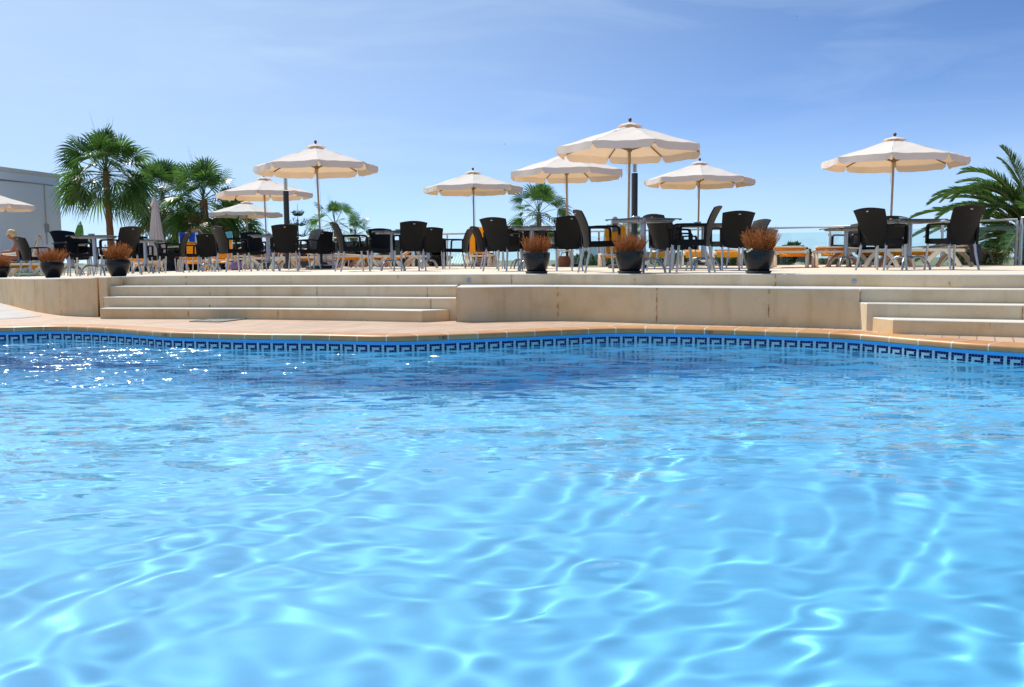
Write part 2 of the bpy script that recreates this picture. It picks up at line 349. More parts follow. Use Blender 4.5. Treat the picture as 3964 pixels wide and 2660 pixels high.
# ------------------------------------------------------------------ water
def water():
    xs = np.concatenate([np.arange(-14, -7.6, .4), np.arange(-7.6, -3.2, .04), np.arange(-3.2, 3.2, .017), np.arange(3.2, 5.75, .04), np.arange(5.8, 8.5, .3), [8.5]])
    t = np.concatenate([np.arange(0, .48, .0019), np.arange(.48, .999, .0038), [1]]); nv = len(t)
    yc = np.interp(xs, cx, cyy) + .0095
    X = np.repeat(xs[:, None], nv, 1); Y = .5 + (yc[:, None] - .5) * t[None, :]
    rg = np.random.default_rng(11); Z = np.zeros_like(X)
    # warped domain so that crests do not run straight
    wx = X + .10 * np.sin(1.9 * Y + .7 * X) + .06 * np.sin(3.1 * X - 1.3 * Y + 1); wy = Y + .10 * np.sin(1.6 * X + 2) + .06 * np.sin(2.7 * Y + 1.1 * X)
    def waves(n, l0, l1, curv, a0, spread):
        H = np.zeros_like(X)
        for _ in range(n):
            l = l0 * (l1 / l0) ** rg.random(); k = 2 * np.pi / l; a = a0 + rg.normal() * spread
            H += np.sin(k * (np.cos(a) * wx + np.sin(a) * wy) + rg.random() * 6.28) * (curv / k ** 2 / math.sqrt(n / 2))
        return H
    near = np.clip(1.0 - (Y - 2.8) / 2.8 + X * .03, .45, 1.0)
    Z += waves(16, .5, 1.1, .10, R(75), R(70))
    Z += near * waves(20, .15, .29, .80, R(60), R(60))
    edge = np.clip((yc[:, None] - Y) / .25, .15, 1); Z *= edge
    nx = len(xs); V = np.stack([X, Y, Z], -1).reshape(-1, 3)
    idx = np.arange(nx * nv).reshape(nx, nv)
    Fq = np.stack([idx[:-1, :-1], idx[1:, :-1], idx[1:, 1:], idx[:-1, 1:]], -1).reshape(-1, 4)
    me = bpy.data.meshes.new('water'); me.vertices.add(len(V)); me.vertices.foreach_set('co', V.ravel())
    me.loops.add(Fq.size); me.loops.foreach_set('vertex_index', Fq.ravel().astype(np.int32)); me.polygons.add(len(Fq))
    me.polygons.foreach_set('loop_start', np.arange(0, Fq.size, 4, dtype=np.int32)); me.update(calc_edges=True)
    me.polygons.foreach_set('use_smooth', [True] * len(Fq))
    m, nt, b = mat('pool_water'); nt.nodes.remove(b)
    g = N(nt, 'ShaderNodeBsdfGlass'); g.inputs['IOR'].default_value = 1.333; g.inputs['Roughness'].default_value = .085; g.inputs['Color'].default_value = (1, 1, 1, 1)
    # wind ripples: fine crests running across the pool, stronger on the far and jet-stirred water
    tc = N(nt, 'ShaderNodeTexCoord'); sp = N(nt, 'ShaderNodeSeparateXYZ'); L(nt, tc.outputs['Object'], sp.inputs[0])
    def rip(scale, sx, rot, dist, det=3):
        mp = N(nt, 'ShaderNodeMapping'); mp.inputs['Scale'].default_value = (sx, 1, 1); mp.inputs['Rotation'].default_value = (0, 0, R(rot)); L(nt, tc.outputs['Object'], mp.inputs[0])
        n = N(nt, 'ShaderNodeTexNoise'); n.inputs['Scale'].default_value = scale; n.inputs['Detail'].default_value = det; n.inputs['Roughness'].default_value = .45; n.inputs['Distortion'].default_value = dist; L(nt, mp.outputs[0], n.inputs['Vector'])
        v = N(nt, 'ShaderNodeVectorMath', operation='SUBTRACT'); L(nt, n.outputs['Color'], v.inputs[0]); v.inputs[1].default_value = (.5, .5, .5); return v.outputs[0]
    def vs(v, k, w=None):
        q = N(nt, 'ShaderNodeVectorMath', operation='MULTIPLY'); L(nt, v, q.inputs[0]); q.inputs[1].default_value = k
        if w is None: return q.outputs[0]
        z = N(nt, 'ShaderNodeVectorMath', operation='SCALE'); L(nt, q.outputs[0], z.inputs[0]); L(nt, w, z.inputs['Scale']); return z.outputs[0]
    def va(a, c):
        q = N(nt, 'ShaderNodeVectorMath', operation='ADD'); L(nt, a, q.inputs[0]); L(nt, c, q.inputs[1]); return q.outputs[0]
    def mth(op, a, c, clamp=False):
        q = N(nt, 'ShaderNodeMath', operation=op, use_clamp=clamp)
        for i, v in enumerate((a, c)):
            if isinstance(v, (int, float)): q.inputs[i].default_value = v
            else: L(nt, v, q.inputs[i])
        return q.outputs[0]
    def rng(v, a, c, lo=0, hi=1):
        q = N(nt, 'ShaderNodeMapRange', interpolation_type='SMOOTHSTEP'); q.inputs[1].default_value = a; q.inputs[2].default_value = c; q.inputs[3].default_value = lo; q.inputs[4].default_value = hi; L(nt, v, q.inputs[0]); return q.outputs[0]
    big = N(nt, 'ShaderNodeTexNoise'); big.inputs['Scale'].default_value = .45; big.inputs['Detail'].default_value = 1; L(nt, tc.outputs['Object'], big.inputs['Vector'])
    far = mth('MULTIPLY', rng(sp.outputs[1], 2.9, 7.2, 0, 1), rng(big.outputs['Fac'], .3, .65, .78, 1.0))
    lft = mth('MULTIPLY', rng(sp.outputs[0], .3, -2.6), rng(sp.outputs[1], 2.3, 4.4, 0, .45))
    env = mth('MULTIPLY', mth('MAXIMUM', far, lft), rng(sp.outputs[1], 5.4, 7.4, 1, 1.75))
    def blob(x, y, rx, ry):
        dx = mth('DIVIDE', mth('SUBTRACT', sp.outputs[0], x), rx); dy = mth('DIVIDE', mth('SUBTRACT', sp.outputs[1], y), ry)
        return rng(mth('ADD', mth('MULTIPLY', dx, dx), mth('MULTIPLY', dy, dy)), 1, 0)
    jet = mth('MAXIMUM', mth('MAXIMUM', blob(-4.4, 8.7, 2.0, 1.3), mth('MULTIPLY', blob(-1.1, 7.6, 1.5, 1.2), .85)), mth('MULTIPLY', blob(2.4, 8.2, 1.3, .8), .5))
    slope = va(vs(rip(5.5, .38, 8, .5), (.55, 1.35, 0), env), vs(rip(16, .36, -10, .4, 3), (.60, 1.45, 0), env))
    slope = va(slope, vs(rip(17, .9, 30, .4, 3), (1.35, 1.55, 0), jet))
    ge = N(nt, 'ShaderNodeNewGeometry'); nz = N(nt, 'ShaderNodeVectorMath', operation='NORMALIZE'); L(nt, va(ge.outputs['Normal'], slope), nz.inputs[0]); L(nt, nz.outputs[0], g.inputs['Normal'])
    L(nt, mth('ADD', mth('MULTIPLY', far, .05), mth('MULTIPLY', jet, .07)), g.inputs['Roughness'])
    L(nt, g.outputs[0], nt.nodes['Material Output'].inputs['Surface']); me.materials.append(m)
    o = link('water', me); o.location.z = WATER; o.cycles.is_caustics_caster = True
    return tag(o, kind='structure')
water()
# ------------------------------------------------------------------ terrace, walls, steps, deck
def XZ(px, d): p = XD(px, d, 0); return Vector((p.x, p.y))
def poly(l): return [XZ(*q) for q in l]
# upper edge of the terrace (front), fence line (back), both as functions of x
LW = [(-150, 20), (0, 17), (103, 14.5), (201, 13.25), (300, 12.85), (380, 12.7)]
E0 = [(405, 13.0), (1000, 12.75), (1400, 12.4), (1700, 12.2), (2000, 11.95), (2500, 11.3), (3000, 10.6), (3330, 10.15), (3700, 9.53), (3964, 9.3)]
front = [Vector((-36, 26)), Vector((-20, 22.5))] + poly(LW) + poly(E0) + [Vector((7.5, 8.8)), Vector((14, 8.0))]
FENCE = [(400, 38), (700, 34.7), (900, 32), (1530, 27.5), (1780, 25.6), (2330, 24.5), (2900, 23), (3170, 22.5), (3757, 19), (3930, 18.5)]
fpts = poly(FENCE)
back = [Vector((-36, 46))] + fpts + [Vector((11.6, 15.5)), Vector((14, 15.5))]
def smooth2(pts, n=6): return [v.to_2d() for v in catmull([(p.x, p.y, 0) for p in pts], n)]
frs = smooth2(front, 8)
FX = np.array([p.x for p in frs]); FY = np.array([p.y for p in frs]); BX = np.array([p.x for p in back]); BY = np.array([p.y for p in back])
def fy(x): return float(np.interp(x, FX, FY))
def by(x): return float(np.interp(x, BX, BY))

def stone(name, c1, c2, joint, rough=.75, jw=.006, streak=.36, uvjoint=True):
    m, nt, b = mat(name); tc = N(nt, 'ShaderNodeTexCoord'); u = N(nt, 'ShaderNodeUVMap'); sp = N(nt, 'ShaderNodeSeparateXYZ'); L(nt, u.outputs[0], sp.inputs[0])
    a = N(nt, 'ShaderNodeTexNoise'); a.inputs['Scale'].default_value = 1.5; a.inputs['Detail'].default_value = 8; a.inputs['Roughness'].default_value = .62; L(nt, tc.outputs['Object'], a.inputs['Vector'])
    r = N(nt, 'ShaderNodeMapRange'); r.inputs[1].default_value = .36; r.inputs[2].default_value = .66; L(nt, a.outputs['Fac'], r.inputs[0])
    mx = N(nt, 'ShaderNodeMix', data_type='RGBA'); L(nt, r.outputs[0], mx.inputs[0]); mx.inputs[6].default_value = (*c1, 1); mx.inputs[7].default_value = (*c2, 1)
    # damp stains running down, and grime gathered at the foot of the face
    mp = N(nt, 'ShaderNodeMapping'); mp.inputs['Scale'].default_value = (5, 5, .7); L(nt, tc.outputs['Object'], mp.inputs['Vector'])
    s = N(nt, 'ShaderNodeTexNoise'); s.inputs['Scale'].default_value = 1.6; s.inputs['Detail'].default_value = 7; L(nt, mp.outputs[0], s.inputs['Vector'])
    sr = N(nt, 'ShaderNodeMapRange'); sr.inputs[1].default_value = .55; sr.inputs[2].default_value = .8; sr.inputs[4].default_value = streak; L(nt, s.outputs['Fac'], sr.inputs[0])
    m2 = N(nt, 'ShaderNodeMix', data_type='RGBA', blend_type='MULTIPLY'); L(nt, sr.outputs[0], m2.inputs[0]); L(nt, mx.outputs[2], m2.inputs[6]); m2.inputs[7].default_value = (.62, .45, .27, 1)
    last = m2
    # broad damp blotches
    bl = N(nt, 'ShaderNodeTexNoise'); bl.inputs['Scale'].default_value = 3.1; bl.inputs['Detail'].default_value = 5; bl.inputs['Distortion'].default_value = .4; L(nt, tc.outputs['Object'], bl.inputs['Vector'])
    br = N(nt, 'ShaderNodeMapRange'); br.inputs[1].default_value = .50; br.inputs[2].default_value = .70; br.inputs[4].default_value = .36; L(nt, bl.outputs['Fac'], br.inputs[0])
    mb = N(nt, 'ShaderNodeMix', data_type='RGBA', blend_type='MULTIPLY'); L(nt, br.outputs[0], mb.inputs[0]); L(nt, last.outputs[2], mb.inputs[6]); mb.inputs[7].default_value = (.70, .66, .60, 1); last = mb
    # small dark pits
    v = N(nt, 'ShaderNodeTexNoise'); v.inputs['Scale'].default_value = 38; v.inputs['Detail'].default_value = 2; L(nt, tc.outputs['Object'], v.inputs['Vector'])
    vr = N(nt, 'ShaderNodeMapRange'); vr.inputs[1].default_value = .70; vr.inputs[2].default_value = .76; vr.inputs[4].default_value = .5; L(nt, v.outputs['Fac'], vr.inputs[0])
    m3 = N(nt, 'ShaderNodeMix', data_type='RGBA', blend_type='MULTIPLY'); L(nt, vr.outputs[0], m3.inputs[0]); L(nt, last.outputs[2], m3.inputs[6]); m3.inputs[7].default_value = (.4, .3, .22, 1); last = m3
    if uvjoint:
        # panel joints with a broken rusty edge
        wv = N(nt, 'ShaderNodeMath', operation='DIVIDE'); L(nt, sp.outputs[0], wv.inputs[0]); wv.inputs[1].default_value = joint
        sn = N(nt, 'ShaderNodeMath', operation='PINGPONG'); sn.inputs[1].default_value = .5; L(nt, wv.outputs[0], sn.inputs[0])
        j = N(nt, 'ShaderNodeMapRange'); j.inputs[1].default_value = jw / joint; j.inputs[2].default_value = jw * .5 / joint; L(nt, sn.outputs[0], j.inputs[0])
        jr = N(nt, 'ShaderNodeMapRange'); jr.inputs[1].default_value = .03 / joint; jr.inputs[2].default_value = .0; jr.inputs[4].default_value = .55; L(nt, sn.outputs[0], jr.inputs[0])
        k = N(nt, 'ShaderNodeTexNoise'); k.inputs['Scale'].default_value = 14; k.inputs['Detail'].default_value = 5; L(nt, tc.outputs['Object'], k.inputs['Vector'])
        kr = N(nt, 'ShaderNodeMapRange'); kr.inputs[1].default_value = .44; kr.inputs[2].default_value = .60; L(nt, k.outputs['Fac'], kr.inputs[0])
        for src, c in ((jr, (.72, .5, .3)), (j, (.35, .24, .15))):
            q = N(nt, 'ShaderNodeMath', operation='MULTIPLY'); L(nt, src.outputs[0], q.inputs[0]); L(nt, kr.outputs[0], q.inputs[1])
            mm = N(nt, 'ShaderNodeMix', data_type='RGBA', blend_type='MULTIPLY'); L(nt, q.outputs[0], mm.inputs[0]); L(nt, last.outputs[2], mm.inputs[6]); mm.inputs[7].default_value = (*c, 1); last = mm
    L(nt, last.outputs[2], b.inputs['Base Color']); b.inputs['Roughness'].default_value = rough; b.inputs['Specular IOR Level'].default_value = .3
    n2 = N(nt, 'ShaderNodeTexNoise'); n2.inputs['Scale'].default_value = 55; n2.inputs['Detail'].default_value = 6; L(nt, tc.outputs['Object'], n2.inputs['Vector'])
    bp = N(nt, 'ShaderNodeBump'); bp.inputs['Strength'].default_value = .35; bp.inputs['Distance'].default_value = .006; L(nt, n2.outputs['Fac'], bp.inputs['Height']); L(nt, bp.outputs[0], b.inputs['Normal'])
    return m
M_STONE = stone('rendered_stone', (.66, .46, .245), (.69, .53, .33), 1.31)
M_STONE2 = stone('step_stone', (.63, .47, .29), (.69, .56, .39), 1.62)
M_TREAD = simple('worn_tread', (.62, .58, .51), .7, var=.1, vs=4, bump=.2)
M_FLOOR = simple('terrace_paving', (.66, .55, .41), .75, var=.06, vs=2, bump=.2)
M_EDGE = simple('terrace_edge_stone', (.56, .54, .51), .7, var=.06, vs=3, bump=.2)

def solid(name, poly2, z0, z1, mats, parent=None, zf=None, bev=.008):
    "solid with vertical faces carrying arc-length UVs; mats = [sides, top]"
    n = len(poly2); zz = [z1 + (zf(p.x) if zf else 0) for p in poly2]
    vs = [(p.x, p.y, z0) for p in poly2] + [(p.x, p.y, z - bev) for p, z in zip(poly2, zz)]
    # slightly worn arris: inset ring on top
    c = []
    for i in range(n):
        a, q, e = poly2[i - 1], poly2[i], poly2[(i + 1) % n]
        t1 = (q - a).normalized(); t2 = (e - q).normalized(); nn = (Vector((t1.y, -t1.x)) + Vector((t2.y, -t2.x)))
        nn = nn.normalized() if nn.length > .05 else Vector((t1.y, -t1.x)); c.append(q - nn * bev)
    vs += [(p.x, p.y, z) for p, z in zip(c, zz)]
    fs = [(i, (i + 1) % n, n + (i + 1) % n, n + i) for i in range(n)] + [(n + i, n + (i + 1) % n, 2 * n + (i + 1) % n, 2 * n + i) for i in range(n)] + [tuple(2 * n + i for i in range(n))]
    b = MB(); b.add(vs, fs); b.m = [0] * n + [1] * n + [1]
    me = b.mesh(name, mats, fix=False)
    s = 0; l = me.uv_layers.new(name='UVMap'); arc = [0]
    for i in range(n): s += (poly2[(i + 1) % n] - poly2[i]).length; arc.append(s)
    for p in me.polygons[:n]:
        i = p.index
        for li, vi in zip(p.loop_indices, p.vertices):
            k = vi % n; a = arc[i] if k == i else arc[i + 1]
            l.data[li].uv = (a, me.vertices[vi].co.z)
    return link(name, me, parent)
def off(pts, d): # shift a polyline away from the viewer
    return [Vector((p.x, p.y + d)) for p in pts]
def strip(pts, dep, dep2=None): return pts + list(reversed(off(pts, dep)))   # closed outline, counter-clockwise seen from above

# terrace: paving sheet, pale edge stones and the riser under them
b = MB(); xs = sorted(set([-36] + list(np.arange(-34, 14.01, .35)) + [14]))
nn = len(xs)
b.add([(x, y, zt(x) - (.0 if i else 0)) for x in xs for i, y in enumerate((fy(x) + .42, by(x)))], [(2 * i, 2 * i + 2, 2 * i + 3, 2 * i + 1) for i in range(nn - 1)], 0)
b.add([(x, y, z) for x in xs for (y, z) in ((fy(x), zt(x) - .9 if x < -5.95 else -.4), (fy(x), zt(x) - .008), (fy(x) + .008, zt(x)), (fy(x) + .42, zt(x)))],
      [(4 * i + k, 4 * i + 4 + k, 4 * i + 5 + k, 4 * i + 1 + k) for i in range(nn - 1) for k in range(3)], 1)
b.m = [0] * (nn - 1) + [2, 1, 1] * (nn - 1)
b.add([(x, y, z) for x in xs for (y, z) in ((by(x), zt(x)), (by(x), -6))], [(2 * i, 2 * i + 2, 2 * i + 3, 2 * i + 1) for i in range(nn - 1)], 2)
me = b.mesh('terrace', [M_FLOOR, M_EDGE, M_STONE2], fix=False)
l = me.uv_layers.new(name='UVMap')
for lp in me.loops: c = me.vertices[lp.vertex_index].co; l.data[lp.index].uv = (c.x * 1.02, c.z)
o = link('terrace', me); tag(o, kind='structure')
# make the curved part of the terrace front beside the steps the same render as the wall
# stairs and wall
LE1 = poly([(409, 12.72), (1000, 12.30), (1400, 11.95), (1764, 11.55)])
LE2 = poly([(394, 12.44), (1000, 12.05), (1400, 11.70), (1690, 11.36), (1775, 11.26)])
LE3 = poly([(380, 12.16), (1000, 11.80), (1400, 11.36), (1630, 11.03), (1735, 11.27)])
WALL = poly([(1764, 11.02), (1900, 11.10), (2030, 11.20), (2150, 11.16), (2300, 10.95), (2500, 10.6), (3000, 9.93), (3330, 9.48)])
RE1 = poly([(3332, 9.50), (3700, 9.20), (3964, 8.98), (4300, 8.72)])
RE2 = poly([(3360, 9.27), (3700, 8.92), (3964, 8.68), (4300, 8.42)])
RE3 = poly([(3463, 8.86), (3700, 8.62), (3964, 8.36), (4300, 8.08)])
def closed(fr, b2): return fr + b2
Z1, Z2, Z3, ZB = -.145, -.29, -.435, -.62
G_ST = 'flights of stone steps up to the terrace'
st = empty('stone_steps', (0, 0, 0), label='wide cream stone steps rising beside the curved wall, fully lit treads', cat='steps', group=G_ST)
for fr, z, zl in ((LE1, Z1, Z2 - .02), (LE2, Z2, ZB), (LE3, Z3, ZB)):
    solid('step', fr + [Vector((fr[-1].x, fr[-1].y + .7)), Vector((fr[0].x + .0, fr[0].y + .7))], zl, z, [M_STONE if z == Z3 else M_STONE2, M_TREAD], st)
st = empty('stone_steps', (0, 0, 0), label='stone steps beside the glass fence corner, with a sunlit white end on the lowest tread', cat='steps', group=G_ST)
p0 = XZ(3331, 9.46)
solid('step', RE1 + [Vector((RE1[-1].x, RE1[-1].y + .8)), Vector((RE1[0].x, RE1[0].y + .8))], Z2 - .02, Z1, [M_STONE2, M_TREAD], st)
solid('step', [p0] + RE2 + [Vector((RE2[-1].x, RE2[-1].y + .7)), Vector((p0.x, p0.y + .5))], ZB, Z2, [M_STONE2, M_TREAD], st)
p1 = XZ(3368, 9.30)
solid('step', [p1] + RE3 + [Vector((RE3[-1].x, RE3[-1].y + .7)), Vector((p1.x, p1.y + .4))], ZB, Z3, [M_STONE, M_TREAD], st)
wv = smooth2(WALL, 6)
o = solid('retaining_wall', wv + [Vector((wv[-1].x, wv[-1].y + 1.3)), Vector((3.2, fy(3.2) + .5)), Vector((1.2, fy(1.2) + .5)), Vector((wv[0].x, wv[0].y + 1.6))], ZB, Z1, [M_STONE, M_EDGE])
tag(o, 'long stained cream wall between the two flights of steps', 'wall')
lw = [p for p in frs if -21 < p.x < XZ(379, 12.7).x]
lw = lw + [XZ(381, 12.69), XZ(412, 12.66)]
pr = [Vector((p.x, p.y - .004)) for p in lw]
o = solid('retaining_wall', pr + [Vector((p.x + .1, p.y + .3)) for p in reversed(lw)], -.66, -.004, [M_STONE, M_EDGE], zf=zt)
tag(o, 'plain curved cream wall sweeping away from the steps under three round planters', 'wall')
# round lamps let into the top riser
M_LAMP = simple('brushed_lamp_disc', (.42, .43, .44), .35, metal=.5)
M_LAMP2 = simple('lamp_glass', (.30, .31, .32), .25)
for px, lab in ((1814, 'round grey wall light under the planter-free stretch at the end of the wide steps'), (3306, 'pale round wall light near the steps with the sunlit end')):
    x = XD(px, 11).x; 
    for _ in range(6): x = XD(px, fy(x), -.08).x
    g = (fy(x + .1) - fy(x - .1)) / .2
    t = empty('wall_light', (x, fy(x) - .002, -.078), math.atan(g), lab, 'wall light', 'round lights in the top riser')
    b = MB(); b.lathe([(0, -.0), (.036, .0), (.036, .006), (.033, .009), (.029, .007), (0, .007)], 28); me = b.mesh('rim', M_LAMP, smooth=True, angle=30)
    me.transform(Matrix.Rotation(R(90), 4, 'X')); link('rim', me, t)
    b = MB(); b.lathe([(0, .0072), (.027, .0072), (.024, .009), (0, .0095)], 24); me = b.mesh('lens', M_LAMP2, smooth=True, angle=30); me.transform(Matrix.Rotation(R(90), 4, 'X')); link('lens', me, t)

# pool deck
m, nt, b = mat('deck_tiles')
tc = N(nt, 'ShaderNodeTexCoord'); mp = N(nt, 'ShaderNodeMapping'); mp.inputs['Rotation'].default_value = (0, 0, R(-62)); L(nt, tc.outputs['Object'], mp.inputs['Vector'])
bk = N(nt, 'ShaderNodeTexBrick'); bk.inputs['Scale'].default_value = 1; bk.inputs['Brick Width'].default_value = .52; bk.inputs['Row Height'].default_value = .15; bk.inputs['Mortar Size'].default_value = .006; bk.inputs['Mortar Smooth'].default_value = .2
bk.inputs['Color1'].default_value = (.45, .30, .20, 1); bk.inputs['Color2'].default_value = (.50, .35, .24, 1); bk.inputs['Mortar'].default_value = (.24, .17, .13, 1); L(nt, mp.outputs[0], bk.inputs['Vector'])
no = N(nt, 'ShaderNodeTexNoise'); no.inputs['Scale'].default_value = 2.3; no.inputs['Detail'].default_value = 8; L(nt, tc.outputs['Object'], no.inputs['Vector'])
rp = N(nt, 'ShaderNodeMapRange'); rp.inputs[1].default_value = .3; rp.inputs[2].default_value = .7; rp.inputs[3].default_value = .86; rp.inputs[4].default_value = 1.12; L(nt, no.outputs['Fac'], rp.inputs[0])
mv = N(nt, 'ShaderNodeMix', data_type='RGBA', blend_type='MULTIPLY'); mv.inputs[0].default_value = 1; L(nt, bk.outputs['Color'], mv.inputs[6]); L(nt, rp.outputs[0], mv.inputs[7])
L(nt, mv.outputs[2], b.inputs['Base Color']); b.inputs['Roughness'].default_value = .55
bp = N(nt, 'ShaderNodeBump'); bp.inputs['Strength'].default_value = .4; bp.inputs['Distance'].default_value = .004; bp.invert = True; L(nt, bk.outputs['Fac'], bp.inputs['Height']); L(nt, bp.outputs[0], b.inputs['Normal'])
M_DECK = m
b = MB(); xs = [-60] + list(np.arange(-14, 8.5, .2)) + [8.5, 40]
b.add([(x, y, DECK) for x in xs for y in ((YC(x) + .33), 26)], [(2 * i, 2 * i + 2, 2 * i + 3, 2 * i + 1) for i in range(len(xs) - 1)])
b.add([(-60, -30, DECK), (40, -30, DECK), (40, .5, DECK), (-60, .5, DECK)], [(0, 1, 2, 3)])
b.add([(-60, .5, DECK), (-14, .5, DECK), (-14, 9.53, DECK), (-60, 9.53, DECK)], [(0, 1, 2, 3)])
b.add([(8.5, .5, DECK), (40, .5, DECK), (40, 4.63, DECK), (8.5, 4.63, DECK)], [(0, 1, 2, 3)])
tag(b.build('pool_deck', M_DECK, fix=False), kind='structure')
# pale concrete path beyond the deck at the curved wall
a1 = [P(-600, 1215, DECK), P(0, 1237, DECK), P(90, 1232, DECK), P(160, 1223, DECK), P(60, 1198, DECK), P(0, 1172, DECK), P(-200, 1150, DECK), P(-900, 1160, DECK)]
b = MB(); b.prism([(p.x, p.y) for p in a1], DECK - .02, DECK + .004); M_PATH = M_DECK.copy(); M_PATH.name = 'pale_paving'
for n in M_PATH.node_tree.nodes:
    if n.type == 'TEX_BRICK': n.inputs['Color1'].default_value = (.37, .34, .31, 1); n.inputs['Color2'].default_value = (.42, .39, .36, 1); n.inputs['Mortar'].default_value = (.22, .20, .18, 1); n.inputs['Row Height'].default_value = .3
tag(b.build('path', M_PATH), kind='structure')
# floor drain
g = [P(735, 1246.5, DECK), P(850, 1248.5, DECK), P(957, 1236, DECK), P(845, 1234, DECK)]
M_GRATE = simple('galvanised_grate', (.30, .29, .27), .5, metal=.6, var=.2, vs=20)
b = MB()
A, B, Cc, D = g
for k in range(25):
    t = (k + .15) / 25; u = (k + .75) / 25
    b.add([A.lerp(B, t) + Vector((0, 0, .010)), A.lerp(B, u) + Vector((0, 0, .010)), D.lerp(Cc, u) + Vector((0, 0, .010)), D.lerp(Cc, t) + Vector((0, 0, .010))], [(0, 1, 2, 3)])
b.prism([(p.x, p.y) for p in g], DECK - .01, DECK + .004, 1)
for p, q in ((A, B), (B, Cc), (Cc, D), (D, A)): b.tube([p + Vector((0, 0, .008)), q + Vector((0, 0, .008))], .01, flat=(.018, .012))
tag(b.build('drain_cover', [M_GRATE, simple('drain_shadow', (.06, .055, .05), .9)]), 'flat grey slotted drain cover let into the paving below the wide steps', 'drain cover')
# land beyond the terrace, lower down
b = MB(); b.add([(-3000, 20, -6.2), (3000, 20, -6.2), (3000, 5000, -6.2), (-3000, 5000, -6.2)], [(0, 1, 2, 3)])
tag(b.build('ground', simple('dry_ground', (.30, .28, .20), .9, var=.35, vs=.08, c2=(.16, .2, .10)), fix=False), kind='structure')
# ------------------------------------------------------------------ terrace furniture: prototypes
M_RESIN = simple('charcoal_resin', (.0055, .0055, .006), .48, var=.15, vs=8, spec=.14)
M_WEAVE = simple('charcoal_weave', (.006, .006, .0065), .46, var=.2, vs=9, weave=42, spec=.18)
M_ALU = simple('satin_aluminium', (.46, .47, .48), .38, metal=.75, var=.1)
M_ALU2 = simple('cast_aluminium', (.36, .38, .41), .35, metal=.8, var=.12)
M_BADGE = simple('silver_badge', (.62, .60, .52), .4, metal=.3)
M_TOP = simple('dark_table_glass', (.035, .036, .038), .12, var=.1)
M_UNDER = simple('grey_underframe', (.34, .35, .36), .45, metal=.4)
M_ASH = simple('clear_plastic', (.75, .80, .82), .15)

def chair_meshes():
    H = {}
    # backrest: dished in plan, waisted, flaring out and back at the top, crowned top edge
    def bk(u, v):
        s = u * 2 - 1
        w = .232 - .022 * math.sin(min(1, v / .5) * math.pi) * .8 + .040 * v ** 2.2
        z = .365 + v * .50 + .030 * (1 - s * s) * v ** 3 - .012 * (1 - s * s) * (1 - v) ** 3
        y = -.205 - .035 * v - .115 * v ** 2.6 - .045 * (1 - s * s) * (.5 + .5 * v)
        return (s * w, y, z)
    b = MB(); b.grid(bk, 14, 14, thick=(0, .02, .003)); H['backrest'] = b.mesh('backrest', M_WEAVE, smooth=True, angle=50)
    b = MB(); p = bk(.5, .915); b.box((p[0], p[1] - .004, p[2]), (.042, .006, .020), rot=(R(-28), 0, 0), bev=.003); H['badge'] = b.mesh('badge', M_BADGE)
    # seat pan with apron
    b = MB()
    def st(u, v):
        s = u * 2 - 1; w = .235 + .012 * v
        return (s * w, -.215 + v * .455, .445 - .020 * (1 - s * s) * (1 - abs(v - .5)) + .008 * v - (.03 if v > .96 else 0))
    b.grid(st, 10, 12, thick=(0, 0, -.022))
    for s in (-1, 1): b.tube([(s * .238, -.22, .405), (s * .247, .0, .402), (s * .247, .225, .41)], .02, flat=(.026, .07))
    b.tube([(-.24, .232, .412), (.24, .232, .412)], .02, flat=(.024, .06)); b.tube([(-.22, -.21, .40), (.22, -.21, .40)], .02, flat=(.03, .06))
    H['seat'] = b.mesh('seat', M_RESIN, smooth=True, angle=40)
    for nm, s in (('a', -1), ('b', 1)):
        b = MB()
        path = [(s * .246, -.235, .640), (s * .262, -.12, .648), (s * .268, .05, .650), (s * .268, .155, .648)] + [(s * .268, .155 + .045 * math.sin(q), .603 + .045 * math.cos(q)) for q in (R(30), R(60), R(90))] + [(s * .266, .203, .50), (s * .258, .215, .385)]
        b.tube(path, .02, flat=(.046, .030)); b.tube([(s * .246, -.225, .655), (s * .240, -.215, .36)], .02, flat=(.040, .034))
        H['arm' + nm] = b.mesh('armrest', M_RESIN)
        b = MB(); b.tube([(s * .236, .215, .42), (s * .243, .225, .25), (s * .258, .25, 0)], [.019, .018, .0155], n=10); H['lf' + nm] = b.mesh('leg', M_ALU, smooth=True, angle=50)
        b = MB(); b.tube([(s * .218, -.205, .41), (s * .226, -.225, .25), (s * .244, -.285, 0)], [.019, .018, .0155], n=10); H['lr' + nm] = b.mesh('leg', M_ALU, smooth=True, angle=50)
    for me in H.values(): me.transform(Matrix.Diagonal((.93, 1, 1, 1)))
    return H
CH = chair_meshes()
G_CH = 'black armchairs on the terrace'
def chair(px, d, a, label):
    p = XD(px, d, 0); t = empty('armchair', (p.x, p.y, zt(p.x)), -R(a) - math.atan2(p.x, p.y), label, 'chair', G_CH)
    bk = link('backrest', CH['backrest'], t); link('badge', CH['badge'], bk); link('seat', CH['seat'], t)
    for q in 'ab':
        link('armrest', CH['arm' + q], t); link('leg', CH['lf' + q], t); link('leg', CH['lr' + q], t)
    return t

